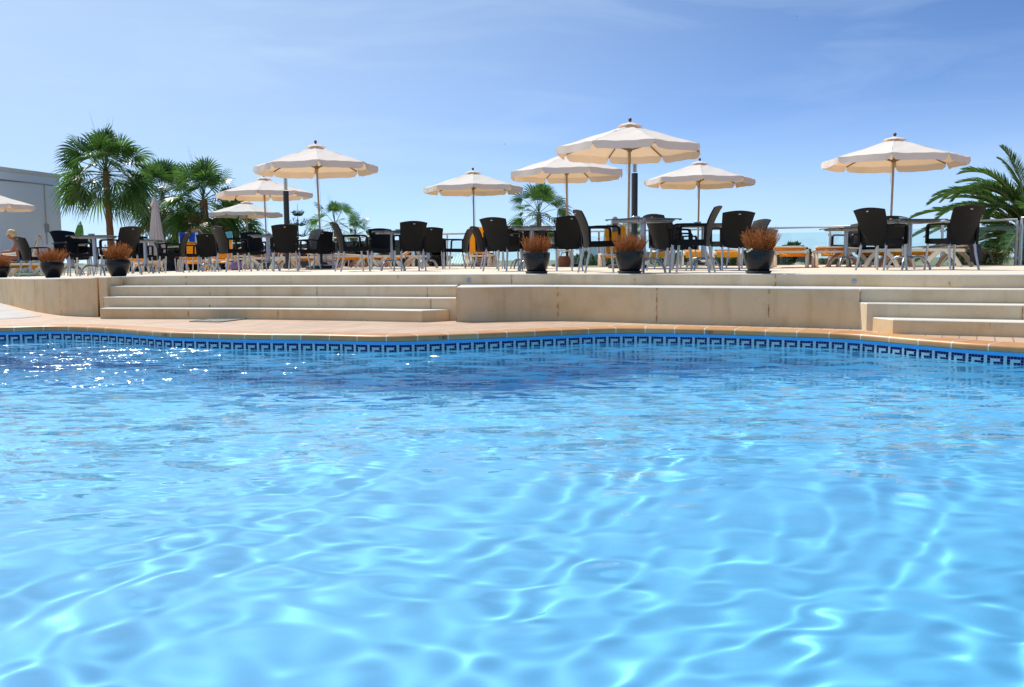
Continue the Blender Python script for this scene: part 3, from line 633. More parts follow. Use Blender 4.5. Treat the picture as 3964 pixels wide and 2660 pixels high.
def table_meshes():
    H = {}
    b = MB(); b.box((0, 0, .733), (.74, .74, .012), bev=.003); H['top'] = b.mesh('tabletop', M_TOP)
    b = MB()
    for s in (-1, 1):
        b.box((0, s * .17, .706), (.60, .03, .038)); b.box((s * .27, 0, .7075), (.045, .56, .034)); b.box((s * .355, s * .355, .7215), (.03, .03, .009)); b.box((s * .355, -s * .355, .7215), (.03, .03, .009))
    b.box((0, 0, .704), (.22, .22, .028)); b.tube([(-.3, -.3, .714), (.3, .3, .714)], .01, flat=(.04, .018)); b.tube([(-.3, .3, .7135), (.3, -.3, .7135)], .01, flat=(.04, .018))
    H['frame'] = b.mesh('frame', M_UNDER)
    b = MB(); b.lathe([(0, .18), (.043, .18), (.038, .24), (.037, .69), (0, .69)], 20); b.lathe([(0, .165), (.075, .165), (.080, .185), (.060, .20), (0, .20)], 20); H['column'] = b.mesh('column', M_ALU2, smooth=True, angle=40)
    b = MB(); b.tube([(.045, 0, .183), (.11, 0, .196), (.17, 0, .188), (.225, 0, .155), (.268, 0, .10), (.297, 0, .04), (.305, 0, .008)], [.017, .018, .018, .018, .018, .017, .016], n=10)
    b.lathe([(0, 0), (.014, 0), (.014, .012), (0, .012)], 10, c=(.305, 0, 0)); H['leg'] = b.mesh('leg', M_ALU2, smooth=True, angle=50)
    return H
TB = table_meshes()
def table(px, d, a, label):
    p = XD(px, d, 0); t = empty('cafe_table', (p.x, p.y, zt(p.x)), R(a), label, 'table', 'square tables on the terrace')
    link('tabletop', TB['top'], t); link('frame', TB['frame'], t); link('column', TB['column'], t)
    for k in range(4): o = link('leg', TB['leg'], t); o.rotation_euler.z = R(45 + 90 * k)
    return t
b = MB(); b.lathe([(0, 0), (.045, 0), (.062, .035), (.060, .037), (.050, .012), (0, .010)], 20); ASH = b.mesh('ashtray', M_ASH, smooth=True, angle=30)
def ashtray(t, dx, dy, label):
    a = t.rotation_euler.z; o = link('ashtray', ASH); o.location = t.location + Vector((dx, dy, .7395)); return tag(o, label, 'ashtray', 'ashtrays on the tables')

# parasol
M_CLOTH = simple('cream_canvas', (.80, .78, .74), .85, var=.04, vs=3, bump=.5, bs=6, trans=.30, spec=.1)
for n in M_CLOTH.node_tree.nodes:
    if n.type == 'BSDF_TRANSLUCENT':
        for l in list(n.inputs[0].links): M_CLOTH.node_tree.links.remove(l)
        n.inputs[0].default_value = (.62, .36, .17, 1)
M_WOOD = simple('varnished_wood', (.26, .15, .065), .45, var=.3, vs=18)
M_WOOD2 = simple('weathered_wood', (.34, .25, .15), .55, var=.25, vs=18)
M_BLACK = simple('black_plastic', (.014, .014, .015), .4, var=.2)
M_KNOB = simple('dark_turned_wood', (.10, .035, .02), .4)
M_CORD = simple('pale_cord', (.55, .52, .46), .8)
def canopy_mesh(seed, R0=1.5, za=2.88, zr=2.40):
    r = random.Random(seed); b = MB(); nr, nc = 10, 10
    for k in range(8):
        a0, a1 = 2 * math.pi * k / 8, 2 * math.pi * (k + 1) / 8
        sagk = .035 + r.uniform(-.01, .015); ph = r.uniform(0, 6)
        def f(u, v):
            rr = .03 + v * (R0 - .03); p0 = Vector((math.cos(a0), math.sin(a0))) * rr; p1 = Vector((math.cos(a1), math.sin(a1))) * rr
            q = p0.lerp(p1, u); z = za + (zr - za) * (v ** .94) - sagk * math.sin(math.pi * u) * v * (1.25 - 1.0 * v)
            z += .004 * math.sin(u * 19 + ph + v * 5) * v + .005 * math.sin(v * 14 + u * 8 + ph)
            return (q.x, q.y, z)
        b.grid(f, nc, nr)
        # valance: hangs from the rim, cut at every rib, rounded corners
        rb = r.uniform(.0, .02); rv = [r.uniform(-.02, .03) for _ in range(3)]
        def g(u, v):
            x, y, z = f(u, 1.0); e = min(u, 1 - u); dr = .150 * min(1, (e / .05 + .40)) ** .5
            if u in (0, 1): dr = .085
            n = Vector((math.cos((a0 + a1) / 2), math.sin((a0 + a1) / 2))); bl = (.012 + rv[0] * math.sin(u * 5 + ph) + rv[1] * math.sin(u * 11 + 2 * ph) * .5) * v
            t = Vector((-n.y, n.x)); cut = (.5 - u) * .022 * v
            return (x + n.x * bl + t.x * cut, y + n.y * bl + t.y * cut, z - dr * v)
        b.grid(g, 16, 3)
    me = b.mesh('canopy', M_CLOTH, smooth=True, fix=False, angle=22)
    return me
def vent_mesh():
    b = MB()
    for k in range(8):
        a0, a1 = 2 * math.pi * k / 8, 2 * math.pi * (k + 1) / 8
        def f(u, v):
            rr = .02 + v * .235; q = (Vector((math.cos(a0), math.sin(a0))) * rr).lerp(Vector((math.cos(a1), math.sin(a1))) * rr, u)
            return (q.x, q.y, 2.925 - .075 * v - (.012 if v > .95 else 0) + .012 * math.sin(u * math.pi) * v)
        b.grid(f, 4, 5)
    return b.mesh('vent_cap', M_CLOTH, smooth=True, fix=False, angle=25)
UM = dict(can=[canopy_mesh(k) for k in range(4)], vent=vent_mesh())
b = MB(); b.lathe([(0, 2.90), (.02, 2.90), (.018, 2.935), (.030, 2.945), (.037, 2.97), (.030, 2.998), (.012, 3.008), (0, 3.009)], 14); UM['finial'] = b.mesh('finial', M_KNOB, smooth=True, angle=50)
b = MB(); b.tube([(0, 0, .42), (0, 0, 1.6), (0, 0, 2.90)], .024, n=14); UM['pole'] = b.mesh('pole', M_WOOD2, smooth=True, angle=40)
b = MB(); b.lathe([(0, 2.34), (.045, 2.34), (.055, 2.37), (.045, 2.41), (0, 2.41)], 16); UM['hub'] = b.mesh('hub', M_WOOD, smooth=True, angle=40)
b = MB()
za, zr = 2.88, 2.40
def ribp(t): return (1.5 * t, 0, za + (zr - za) * (t ** .94) - .022)
b.tube([ribp(t) for t in (.03, .3, .6, .985)], .01, flat=(.018, .026)); UM['rib'] = b.mesh('rib', M_WOOD)
b = MB(); b.tube([(.045, 0, 2.375), ribp(.5)], .01, flat=(.016, .022)); UM['strut'] = b.mesh('strut', M_WOOD)
b = MB(); b.lathe([(0, .08), (.038, .08), (.036, .36), (.044, .37), (.044, .43), (.034, .45), (0, .45)], 16); UM['sleeve'] = b.mesh('sleeve', M_BLACK, smooth=True, angle=35)
b = MB(); b.lathe([(0, 0), (.40, 0), (.415, .03), (.40, .065), (.31, .085), (.08, .095), (.06, .12), (0, .12)], 16); UM['base'] = b.mesh('base', M_BLACK, smooth=True, angle=25)
b = MB(); b.tube([(.03, .02, 2.38), (.05, .03, 1.9), (.055, .03, 1.2), (.06, .05, .7), (.10, .06, .12)], .0035, n=5); b.tube([(-.03, .02, 2.36), (-.06, .02, 2.1), (-.04, .02, 1.86), (-.02, .02, 2.1), (-.028, .02, 2.36)], .0035, n=5); UM['cord'] = b.mesh('cord', M_CORD)
M_FLAP = M_CLOTH
def parasol(px, d, rot, lean, label, can=0, low=0.0, base=True):
    p = XD(px, d, 0); t = empty('parasol', (p.x, p.y, zt(p.x)), 0, label, 'parasol', 'open cream parasols on the terrace')
    t.rotation_euler = (R(lean[1]), R(lean[0]), R(rot))
    M = Matrix.Rotation(R(rot), 3, 'Z')
    t.rotation_mode = 'XYZ'; t.rotation_euler = (Euler((R(lean[1]), R(lean[0]), 0)).to_matrix() @ M).to_euler()
    t.scale.z = 1 - low / 2.7
    c = link('canopy', UM['can'][can], t); link('vent_cap', UM['vent'], c); link('finial', UM['finial'], t); link('pole', UM['pole'], t); link('hub', UM['hub'], t)
    for k in range(8):
        rb = link('rib', UM['rib'], t); rb.rotation_euler.z = 2 * math.pi * k / 8; link('strut', UM['strut'], rb)
    link('cord', UM['cord'], t)
    if base: link('sleeve', UM['sleeve'], t); s = link('base', UM['base'], t)
    return t

# planters
M_POT = simple('glazed_charcoal_pot', (.007, .007, .008), .24, var=.5, vs=5, spec=.3, bump=.15, bs=14)
M_SOIL = simple('grey_sand', (.50, .44, .38), .95, var=.25, vs=30)
M_SAUC = simple('dark_saucer', (.035, .032, .030), .6)
M_HEATH = leafmat('dry_heather', (.26, .085, .022), (.42, .17, .05), .7, .35, .2)
M_TAG = simple('printed_plant_tag', (.62, .72, .45), .4, var=.4, vs=60)
def heather(seed, n=280, spread=.175, h=.27):
    r = random.Random(seed); b = MB()
    for k in range(n):
        a = r.uniform(0, 6.28); q = math.sqrt(r.random()) * spread; hh = h * r.uniform(.55, 1.0) * (1.06 - .35 * (q / spread) ** 2); lean = q / spread * .50 + r.uniform(-.1, .12)
        if r.random() < .05: hh *= 1.3
        p = Vector((q * .85 * math.cos(a), q * .85 * math.sin(a), 0)); pts = []
        for i in range(5):
            t = i / 4; pts.append(p + Vector((math.cos(a) * lean * hh * t ** 1.2 + r.uniform(-.006, .006), math.sin(a) * lean * hh * t ** 1.2 + r.uniform(-.006, .006), hh * t)))
        b.tube(pts, [.0016, .0014, .0012, .001, .0006], n=3, cap=False)
        for i in range(int(hh / .0052)):
            t = .18 + .82 * r.random(); f = t * 4; j = min(3, int(f)); c = pts[j].lerp(pts[j + 1], f - j)
            an = r.uniform(0, 6.28); l = r.uniform(.007, .013); dr = Vector((math.cos(an), math.sin(an), r.uniform(.3, 1.6))).normalized(); sd = dr.cross(Vector((0, 0, 1))).normalized() * .0028
            b.add([c - sd, c + sd, c + dr * l + sd * .6, c + dr * l - sd * .6], [(0, 1, 2, 3)])
    return b.mesh('dry_heather', M_HEATH, fix=False)
HE = [heather(3), heather(5, 330, .20, .25), heather(8, 300, .20, .30)]
def pot_mesh(pr): b = MB(); b.lathe(pr, 36); return b.mesh('pot', M_POT, smooth=True, angle=40)
POT1 = pot_mesh([(0, .0), (.115, .0), (.122, .008), (.148, .06), (.172, .13), (.187, .20), (.192, .255), (.190, .272), (.194, .278), (.194, .288), (.184, .290), (.178, .265), (0, .262)])
POT2 = pot_mesh([(0, .0), (.098, .0), (.105, .006), (.140, .07), (.168, .145), (.178, .20), (.172, .235), (.165, .246), (.168, .252), (.160, .255), (.152, .236), (0, .234)])
b = MB(); b.lathe([(0, 0), (.145, 0), (.165, .034), (.160, .036), (.142, .012), (0, .010)], 30); SAUC = b.mesh('saucer', M_SAUC, smooth=True, angle=40)
def soil(r, z):
    b = MB(); b.grid(lambda u, v: (r * v * math.cos(6.2832 * u), r * v * math.sin(6.2832 * u), z + .012 * noise.noise((u * 7, v * 3, r * 9)) * (v < .95)), 24, 5); return b.mesh('sand', M_SOIL, smooth=True, fix=False)
S1, S2 = soil(.181, .281), soil(.154, .247)
def planter(px, dback, kind, he, rz, label, sc=1.0, tagit=False):
    x = XD(px, 12).x
    for _ in range(8): d = fy(x) + dback; x = XD(px, d, 0).x
    t = empty('planter', (x, d, zt(x)), R(rz), label, 'potted plant', 'round planters along the terrace edge'); t.scale = (sc,) * 3
    z = .008 if kind == 1 else 0
    if kind == 1: link('saucer', SAUC, t)
    p = link('pot', POT1 if kind == 1 else POT2, t, loc=(0, 0, z)); link('sand', S1 if kind == 1 else S2, p)
    link('heather', HE[he], t, loc=(0, 0, (.275 if kind == 1 else .24) + z))
    if tagit:
        b = MB(); b.box((0, 0, 0), (.085, .001, .024), bev=0); o = b.build('plant_tag', M_TAG, t); o.location = Matrix.Rotation(-R(rz), 3, 'Z') @ Vector((-.155, -.13, .292)); o.rotation_euler = (R(15), R(-28), -R(rz) + R(-25))
    return t

# lamp post
M_POST = simple('black_powder_coat', (.016, .018, .021), .45, var=.1)
M_LGLASS = simple('lamp_louvre', (.35, .37, .38), .2, metal=.6)
def lamp_post(px, d, htop, label):
    p = XD(px, d, 0); t = empty('lamp_post', (p.x, p.y, zt(p.x)), 0, label, 'lamp post', 'black cylindrical lamp posts')
    b = MB(); b.lathe([(0, 0), (.12, 0), (.12, .015), (.078, .016), (.074, .03), (.074, htop - .02), (.066, htop), (0, htop)], 24); b.build('post', M_POST, t, smooth=True, angle=35)
    b = MB()
    for k in range(16): z = htop + .03 + k * .028; b.lathe([(0, z), (.054, z), (.060, z + .006), (.030, z + .018), (0, z + .018)], 20)
    b.build('louvre', M_LGLASS, t, smooth=True, angle=30)
    b = MB(); z = htop + .03 + 16 * .028; b.lathe([(0, z), (.07, z), (.074, z + .03), (.06, z + .06), (0, z + .065)], 24); b.build('cap', M_POST, t, smooth=True, angle=35)
    return t

# sun lounger
M_PLAST = simple('cream_plastic', (.72, .66, .54), .4, var=.06, vs=5)
M_YEL = simple('yellow_sling', (.85, .44, .010), .7, var=.10, vs=30, trans=.35)
M_OLIVE = simple('shaded_sling', (.30, .22, .04), .75, var=.15, vs=20)
G_LO = 'yellow sun loungers on the terrace'
def lounger_meshes(beta):
    H = {}; L0 = -.10
    b = MB()
    for s in (-1, 1): b.tube([(s * .30, -.86, .30), (s * .31, -.3, .315), (s * .31, .5, .315), (s * .30, 1.0, .30), (s * .27, 1.04, .285)], .02, flat=(.05, .055))
    for y in (-.84, -.15, 1.02): b.tube([(-.29, y, .297), (.29, y, .297)], .02, flat=(.05, .04))
    H['frame'] = b.mesh('frame', M_PLAST)
    def leg(s, y0, y1):
        b = MB(); n = 7
        pts = [(s * .315, y0 + (y1 - y0) * t, .29 * (1 - t) + .05 * math.sin(t * math.pi)) for t in [i / n for i in range(n + 1)]]
        b.tube(pts, .02, flat=(.045, .075)); return b.mesh('leg', M_PLAST)
    H['legs'] = [leg(s, y0, y1) for s in (-1, 1) for y0, y1 in ((-.55, -.80), (-.45, -.18), (.55, .30), (.68, .93))]
    b = MB(); b.grid(lambda u, v: ((u - .5) * .54, L0 + v * 1.08, .335 - .105 * math.sin(u * math.pi) - .02 * math.sin(v * math.pi)), 8, 14, thick=(0, 0, .004)); b.grid(lambda u, v: ((u - .5) * .50, 1.052 + .006 * math.sin(u * 6), .345 - v * .135), 8, 3, thick=(0, .004, 0)); H['seat'] = b.mesh('seat_sling', M_YEL, smooth=True, angle=60)
    cb, sb = math.cos(R(beta)), math.sin(R(beta))
    def bp(x, l, o=0): return (x, L0 - .01 - cb * l - sb * o, .335 + sb * l - cb * o * -1)
    b = MB()
    b.tube([bp(-.27, .0), bp(-.28, .4), bp(-.27, .72), bp(-.22, .78), bp(.22, .78), bp(.27, .72), bp(.28, .4), bp(.27, .0)], .018, n=8)
    for s in (-1, 1): b.tube([bp(s * .25, .45), (s * .25, L0 - .05 - cb * .45 - .12 * sb, .32)], .012, n=6)
    H['bframe'] = b.mesh('backrest', M_PLAST, smooth=True, angle=40)
    b = MB(); b.grid(lambda u, v: bp((u - .5) * .53, .02 + v * .745, .02 * math.sin(u * math.pi) - .012), 8, 10, thick=(0, -.003 * sb, .003 * cb)); 
    for l in (.2, .6): b.tube([bp(-.26, l, -.018), bp(.26, l, -.018)], .006, n=5)
    H['bsling'] = b.mesh('sling', M_YEL, smooth=True, angle=50)
    return H
LO = {k: lounger_meshes(k) for k in (4, 30, 68)}
def lounger(px, d, a, beta, label, z=0, mats=None):
    p = XD(px, d, 0); t = empty('sun_lounger', (p.x, p.y, zt(p.x) + z), -R(a) - math.atan2(p.x, p.y), label, 'sun lounger', G_LO); H = LO[beta]
    link('frame', H['frame'], t); link('seat_sling', H['seat'], t)
    for l in H['legs']: link('leg', l, t)
    bf = link('backrest', H['bframe'], t); link('sling', H['bsling'], bf)
    return t
def towel_mat(name, cols, sc=9, axis=0):
    m, nt, b = mat(name); tc = N(nt, 'ShaderNodeTexCoord'); sp = N(nt, 'ShaderNodeSeparateXYZ'); L(nt, tc.outputs['Object'], sp.inputs[0])
    no = N(nt, 'ShaderNodeTexNoise'); no.inputs['Scale'].default_value = 7; L(nt, tc.outputs['Object'], no.inputs['Vector'])
    mm = N(nt, 'ShaderNodeMath', operation='MULTIPLY'); L(nt, sp.outputs[axis], mm.inputs[0]); mm.inputs[1].default_value = sc
    ad = N(nt, 'ShaderNodeMath', operation='MULTIPLY_ADD'); L(nt, no.outputs['Fac'], ad.inputs[0]); ad.inputs[1].default_value = .8 if len(cols) > 3 else .15; L(nt, mm.outputs[0], ad.inputs[2])
    fr = N(nt, 'ShaderNodeMath', operation='FRACT'); L(nt, ad.outputs[0], fr.inputs[0])
    cr = N(nt, 'ShaderNodeValToRGB'); cr.color_ramp.interpolation = 'CONSTANT'; e = cr.color_ramp.elements; e[0].color = (*cols[0], 1); e[1].position = 1 / len(cols); e[1].color = (*cols[1], 1)
    for i, c in enumerate(cols[2:]): q = e.new((i + 2) / len(cols)); q.color = (*c, 1)
    L(nt, fr.outputs[0], cr.inputs[0]); L(nt, cr.outputs[0], b.inputs['Base Color']); b.inputs['Roughness'].default_value = .95; b.inputs['Specular IOR Level'].default_value = .1
    return m
def towel(t, pts, w, m, label, name='towel', fold=.012, dx=0):
    "cloth laid along a path in the lounger's own frame"
    pts = catmull(pts, 6); b = MB(); r = random.Random(len(label)); ph = r.uniform(0, 6); n = len(pts) - 1
    def f(u, v):
        i = v * n; j = min(n - 1, int(i)); p = pts[j].lerp(pts[j + 1], i - j)
        return p + Vector(((u - .5) * w + dx, 0, fold * math.sin(u * 9 + ph + v * 3) * math.sin(v * 7 + ph) + .004))
    b.grid(f, 10, n, thick=(0, 0, .008)); o = b.build(name, m, smooth=True, angle=60); o.location = t.location; o.rotation_euler = t.rotation_euler
    return tag(o, label, 'towel')
# ------------------------------------------------------------------ terrace furniture: placement
for px, db, kind, he, rz, sc, lab, tg in (
    (6, .75, 2, 0, 10, 1.0, 'round dark planter of dry heather only half in view, before the seated sunbather', 0),
    (204, .55, 2, 1, 80, 1.02, 'round dark planter of dry heather between the seated sunbather and the wide steps', 0),
    (459, .52, 2, 0, 200, 1.02, 'round dark planter of dry heather standing just above the end of the wide steps', 0),
    (2077, .30, 1, 0, 300, .98, 'charcoal planter on a saucer holding narrow upright dry heather with pale sand showing', 0),
    (2437, .28, 1, 1, 40, 1.0, 'charcoal planter on a saucer with bushy dry heather, under the tallest parasol', 0),
    (2936, .27, 1, 2, 130, .98, 'charcoal planter on a saucer with straggling dry heather and a printed plant tag', 1)):
    planter(px, db, kind, he, rz, lab, sc, tg)

for a in (
    (-30, 30.9, 10, (0, 0), 'cream parasol tip reaching into the photo in front of the white building', 1, 0),
    (1246, 22, 14, (-1.3, 0), 'big cream parasol on a leaning pole with a black disc base above the wide steps', 0, -.13),
    (1036, 28.3, 8, (-.6, 0), 'cream parasol behind the slim black lamp post, half hidden by a larger parasol', 1, 0),
    (962, 37, 30, (0, 0), 'smallest and lowest cream parasol, in front of the shaggy fan palm', 2, .1),
    (1838, 26.8, 3, (-.5, 0), 'cream parasol standing alone in open sky with a bare pole beside a yellow lounger', 3, .05),
    (2196, 22.8, 18, (-.3, 0), 'cream parasol whose top is hidden behind the rim of the tallest parasol', 2, 0),
    (2430, 18.0, 10, (.6, 0), 'tallest cream parasol with a hanging cord, over the bushy heather planter', 3, 0),
    (2700, 24.7, 36, (.5, 0), 'cream parasol beside the tallest one, above the empty stretch of glass fence', 0, .05),
    (3441, 19.6, 20, (.7, 0), 'cream parasol nearest the date palm, standing apart from the others', 1, .10)):
    px, d, rot, lean, lab, can, low = a
    parasol(px, d, rot, lean, lab, can, low, base=True)
lamp_post(1116, 24, 2.10, 'slim black lamp post rising behind the parasol with the black disc base')
lamp_post(2455, 21, 2.20, 'black lamp post standing beside the pole of the tallest parasol')
# closed parasol
p = XD(611, 33, 0); t = empty('closed_parasol', (p.x, p.y, zt(p.x)), .3, 'furled greyish parasol with hanging pleats in front of the fan palms', 'parasol')
b = MB(); prof = [(.03, 2.62), (.10, 2.50), (.13, 2.2), (.19, 1.6), (.26, 1.0), (.30, .62), (.28, .60)]
b.lathe(prof, 64, star=lambda a, z: 1 + .13 * math.sin(a * 12) * min(1, (2.7 - z))); b.build('folded_canopy', simple('furled_canvas', (.50, .44, .42), .9, var=.1, vs=10), t, smooth=True)
b = MB(); b.lathe([(.02, 2.78), (.05, 2.72), (.15, 2.46), (.175, 2.40), (.16, 2.41)], 32, star=lambda a, z: 1 + (.08 * math.sin(a * 8) if z < 2.5 else 0)); b.build('vent_cap', bpy.data.materials['furled_canvas'], t, smooth=True)
b = MB(); b.tube([(0, 0, .1), (0, 0, 2.75)], .024, n=10); b.build('pole', M_WOOD2, t, smooth=True, angle=40)
b = MB(); b.ball((0, 0, 2.80), .03); b.build('finial', M_KNOB, t, smooth=True); link('base', UM['base'], t)

TT = {}
for key, px, d, a, lab in (
    (1, 372, 16.3, 8, 'square dark table between the two round planters nearest the wide steps'),
    (0, 282, 20.6, 20, 'square table half hidden behind the darkest chair, towards the white building'),
    (2, 566, 19.6, 4, 'square table with a white ashtray standing before the furled parasol'),
    (3, 814, 23.4, 0, 'square table hidden behind the chair seen from behind near the yellow loungers'),
    (4, 1041, 18.3, 12, 'square table with arched legs standing in front of the slim lamp post'),
    (5, 1260, 24, 5, 'square table half hidden behind the leaning parasol pole'),
    (6, 1521, 16.5, 10, 'square table beside the tall chair in front of the clear open sky'),
    (7, 1658, 22, 0, 'square table behind the low chair next to the teal canopy'),
    (8, 2059, 14.9, 3, 'square table with an ashtray right behind the narrow heather planter'),
    (9, 2022, 19, 10, 'small looking table with white ashtray seen beneath another tabletop'),
    (10, 2489, 12.2, 38, 'square table turned cornerwise right beside the bushy heather planter'),
    (11, 2722, 14.2, 6, 'square table between facing chairs beside the straggling heather planter'),
    (12, 3272, 16.8, 5, 'square table standing clear in front of the orange loungers'),
    (13, 3516, 13.2, 5, 'square table between the two chairs nearest the date palm')):
    TT[key] = table(px, d, a, lab)
for k, dx, dy, lab in ((1, -.05, 0, 'clear ashtray on the table between the planters by the wide steps'), (2, .02, .05, 'white ashtray on the table before the furled parasol'), (6, .1, .1, 'ashtray half hidden by the tall chair before open sky'), (8, .02, 0, 'white ashtray on the table behind the narrow heather planter'), (9, .02, 0, 'white ashtray seen under the nearer tabletop'), (10, -.10, .05, 'white ashtray on the table turned cornerwise'), (11, -.1, 0, 'ashtray on the table beside the straggling heather planter'), (12, 0, 0, 'clear ashtray on the table before the orange loungers'), (13, -.10, 0, 'clear ashtray on the table by the date palm'), (4, -.02, .1, 'ashtray on the table in front of the slim lamp post')):
    ashtray(TT[k], dx, dy, lab)
for c in (
    (140, 20.0, 62, 'chair with a bluish back just behind the planter nearest the seated sunbather'),
    (288, 17.2, 148, 'dark chair facing the pool beside the table behind the middle round planter'),
    (305, 20.6, 178, 'chair mostly hidden behind the dark chair facing the pool'),
    (418, 21.5, 95, 'narrow sliver of a chair in front of the tall fan palm trunk'),
    (468, 16.4, -40, 'tall chair back rising over the round planter at the end of the wide steps'),
    (545, 20.9, 170, 'chair facing the pool behind the table before the furled parasol'),
    (672, 19.8, -74, 'chair in profile with open arms beside the table before the furled parasol'),
    (656, 24.5, 105, 'small grey chair half seen behind the chair in profile'),
    (762, 22, -60, 'chair arms showing against the yellow towel of an upright lounger'),
    (807, 21.2, 0, 'chair seen squarely from behind in front of the yellow loungers'),
    (905, 17.5, 62, 'light grey chair back turned sideways below the shaggy fan palm'),
    (985, 20.3, 172, 'chair facing the pool on the far side of the table by the slim lamp post'),
    (1105, 17.2, -2, 'broad chair seen from behind hiding the foot of the slim lamp post'),
    (1178, 19.4, -118, 'chair with a sunlit woven front next to the leaning parasol pole'),
    (1254, 21.3, 2, 'chair seen from behind directly past the leaning parasol pole'),
    (1368, 16.2, 76, 'chair in profile facing the tall chair, before the small fan palms'),
    (1391, 26, -112, 'small pale chair far behind the chair in profile by the small fan palms'),
    (1479, 19, 175, 'chair facing the pool behind the table next to the tall chair'),
    (1587, 16.2, -14, 'tallest looking chair back against open sky, by the end of the wide steps'),
    (1677, 19.3, 4, 'lower chair seen from behind next to the tall chair against open sky'),
    (1768, 20, -72, 'chair in profile with open arm in front of the teal canopy'),
    (1896, 18.7, 70, 'narrow chair between the yellow upright lounger and the flared chair back'),
    (1948, 15, 30, 'flared chair back with a shiny lower edge beside the narrow heather planter'),
    (1977, 19, 12, 'chair edge peeping out behind the flared chair back'),
    (2072, 18.4, 180, 'chair whose top shows over the table behind the narrow heather planter'),
    (2183, 14.7, -20, 'chair seen from behind just past the narrow heather planter'),
    (2326, 12.7, 76, 'chair in full profile with a pointed back between the two big planters'),
    (2592, 14.2, 50, 'chair with a badge behind the table turned cornerwise'),
    (2608, 16.5, 42, 'second of three overlapping chair backs behind the cornerwise table'),
    (2634, 18.6, 38, 'farthest of three overlapping chair backs behind the cornerwise table'),
    (2676, 12.1, -80, 'chair in profile with a leaning grey back facing the cornerwise table'),
    (2826, 13.6, -20, 'chair seen from behind beside the straggling heather planter'),
    (2886, 16, -125, 'chair with a sunlit pale woven back just over the straggling heather'),
    (2945, 21.6, -150, 'low pale chair top behind the straggling heather'),
    (3412, 12.9, 34, 'woven chair seen from behind, catching light, next to the lone parasol'),
    (3680, 12.6, -38, 'chair turned away in front of the date palm fronds'),
    (3283, 18.2, -140, 'chair half hidden behind the woven chair, beside an orange lounger'),
    (3442, 15.6, 0, 'chair top barely showing behind the woven chair and the lone parasol pole')):
    chair(*c)

# loungers
T_RAIN = towel_mat('purple_beach_towel', [(.16, .05, .42), (.75, .25, .03), (.45, .02, .15), (.12, .2, .7), (.75, .65, .15)], 5)
T_FISH = towel_mat('yellow_print_towel', [(.02, .02, .10), (.70, .70, .12), (.30, .45, .20), (.45, .05, .10)], 6, 1)
T_BLUE = towel_mat('blue_striped_towel', [(.10, .28, .55), (.60, .75, .80), (.20, .45, .60)], 7, 0)
T_ROYAL = towel_mat('royal_blue_towel', [(.02, .05, .45), (.02, .06, .5), (.30, .65, .85)], 4, 0)
T_TEAL = simple('teal_towel', (.08, .38, .5), .95, var=.2, vs=10)
T_NAVY = simple('dark_navy_towel', (.018, .016, .03), .95, var=.3, vs=8)
T_GREY = towel_mat('grey_striped_towel', [(.12, .12, .13), (.6, .6, .6), (.10, .10, .11)], 5, 0)
T_PINK = simple('pale_pink_towel', (.62, .45, .52), .95, var=.15, vs=8)
T_ORANGE = simple('orange_towel', (.85, .22, .02), .95, var=.15, vs=12)
def back_towel(t, beta, m, lab, l0=.3, w=.5, hang=.25):
    cb, sb = math.cos(R(beta)), math.sin(R(beta)); q = lambda l, o: (0, -.11 - cb * l + sb * o, .335 + sb * l + cb * o)
    return towel(t, [q(l0, .02), q(.55, .025), q(.77, .03), q(.80, -.02), q(.78 - hang * .5, -.045), q(.78 - hang, -.05)], w, m, lab)
l1 = lounger(95, 22.5, -88, 68, 'cream lounger with raised back carrying the seated woman')
towel(l1, [(0, .55, .36), (0, 0, .36), (0, -.12, .40), (0, -.25, .75), (0, -.36, 1.02), (0, -.42, .98), (0, -.46, .62)], .6, T_FISH, 'yellow and navy printed towel hung over the seated woman\'s lounger')
l2 = lounger(190, 24.5, -84, 30, 'lounger with a purple beach towel behind the planter nearest the seated woman')
back_towel(l2, 30, T_RAIN, 'purple and orange beach towel over a raised lounger back', .1, .6, .3)
for k in range(3):
    lounger(10, 28, -70, 4, ('lowest', 'middle', 'topmost')[k] + ' lounger of the stack behind the seated woman', z=.17 * k)
l = lounger(543, 25, 20, 30, 'orange lounger seen under the table before the furled parasol')
l = lounger(742, 25.5, 3, 68, 'upright yellow lounger with a royal blue towel near the brown awning'); back_towel(l, 68, T_ROYAL, 'royal blue towel over the top of an upright yellow lounger', .45, .56, .22)
l = lounger(858, 25.5, -8, 68, 'upright yellow lounger with a teal towel below the shaggy fan palm'); back_towel(l, 68, T_TEAL, 'teal towel draped over the top of an upright yellow lounger', .5, .54, .14)
l3 = lounger(1035, 25.5, 85, 4, 'flat lounger with a person lying on it behind the slim lamp post'); towel(l3, [(0, .95, .33), (0, .3, .34), (0, -.4, .38), (0, -.8, .41)], .52, towel_mat('yellow_orange_towel', [(.8, .5, .03), (.85, .25, .08), (.8, .42, .02)], 2, 1), 'yellow and orange towel under the lying sunbather')
lounger(1165, 25, 100, 30, 'yellow lounger seen between the lamp post and the leaning parasol pole')
lounger(1325, 24.5, 78, 4, 'orange lounger under the arm of the chair before the small fan palms')
lounger(1425, 25, 95, 4, 'orange lounger beneath the gap beside the tall chair')
lounger(1545, 25.5, -80, 30, 'white framed lounger with orange back behind the table by the tall chair')
l = lounger(1860, 24.0, 8, 68, 'upright yellow lounger behind the narrow chair and a bare parasol pole')
towel(l, [(0, .2, .37), (0, .55, .38), (0, .9, .33), (0, 1.06, .30), (0, 1.09, .05)], .5, T_PINK, 'pale pink towel hanging off the end of a lounger behind the flared chair')
l = lounger(2376, 23.2, -6, 68, 'upright yellow lounger with a grey towel between the two big planters'); back_towel(l, 68, T_GREY, 'grey striped towel on the top edge of an upright yellow lounger', .55, .26, .17)
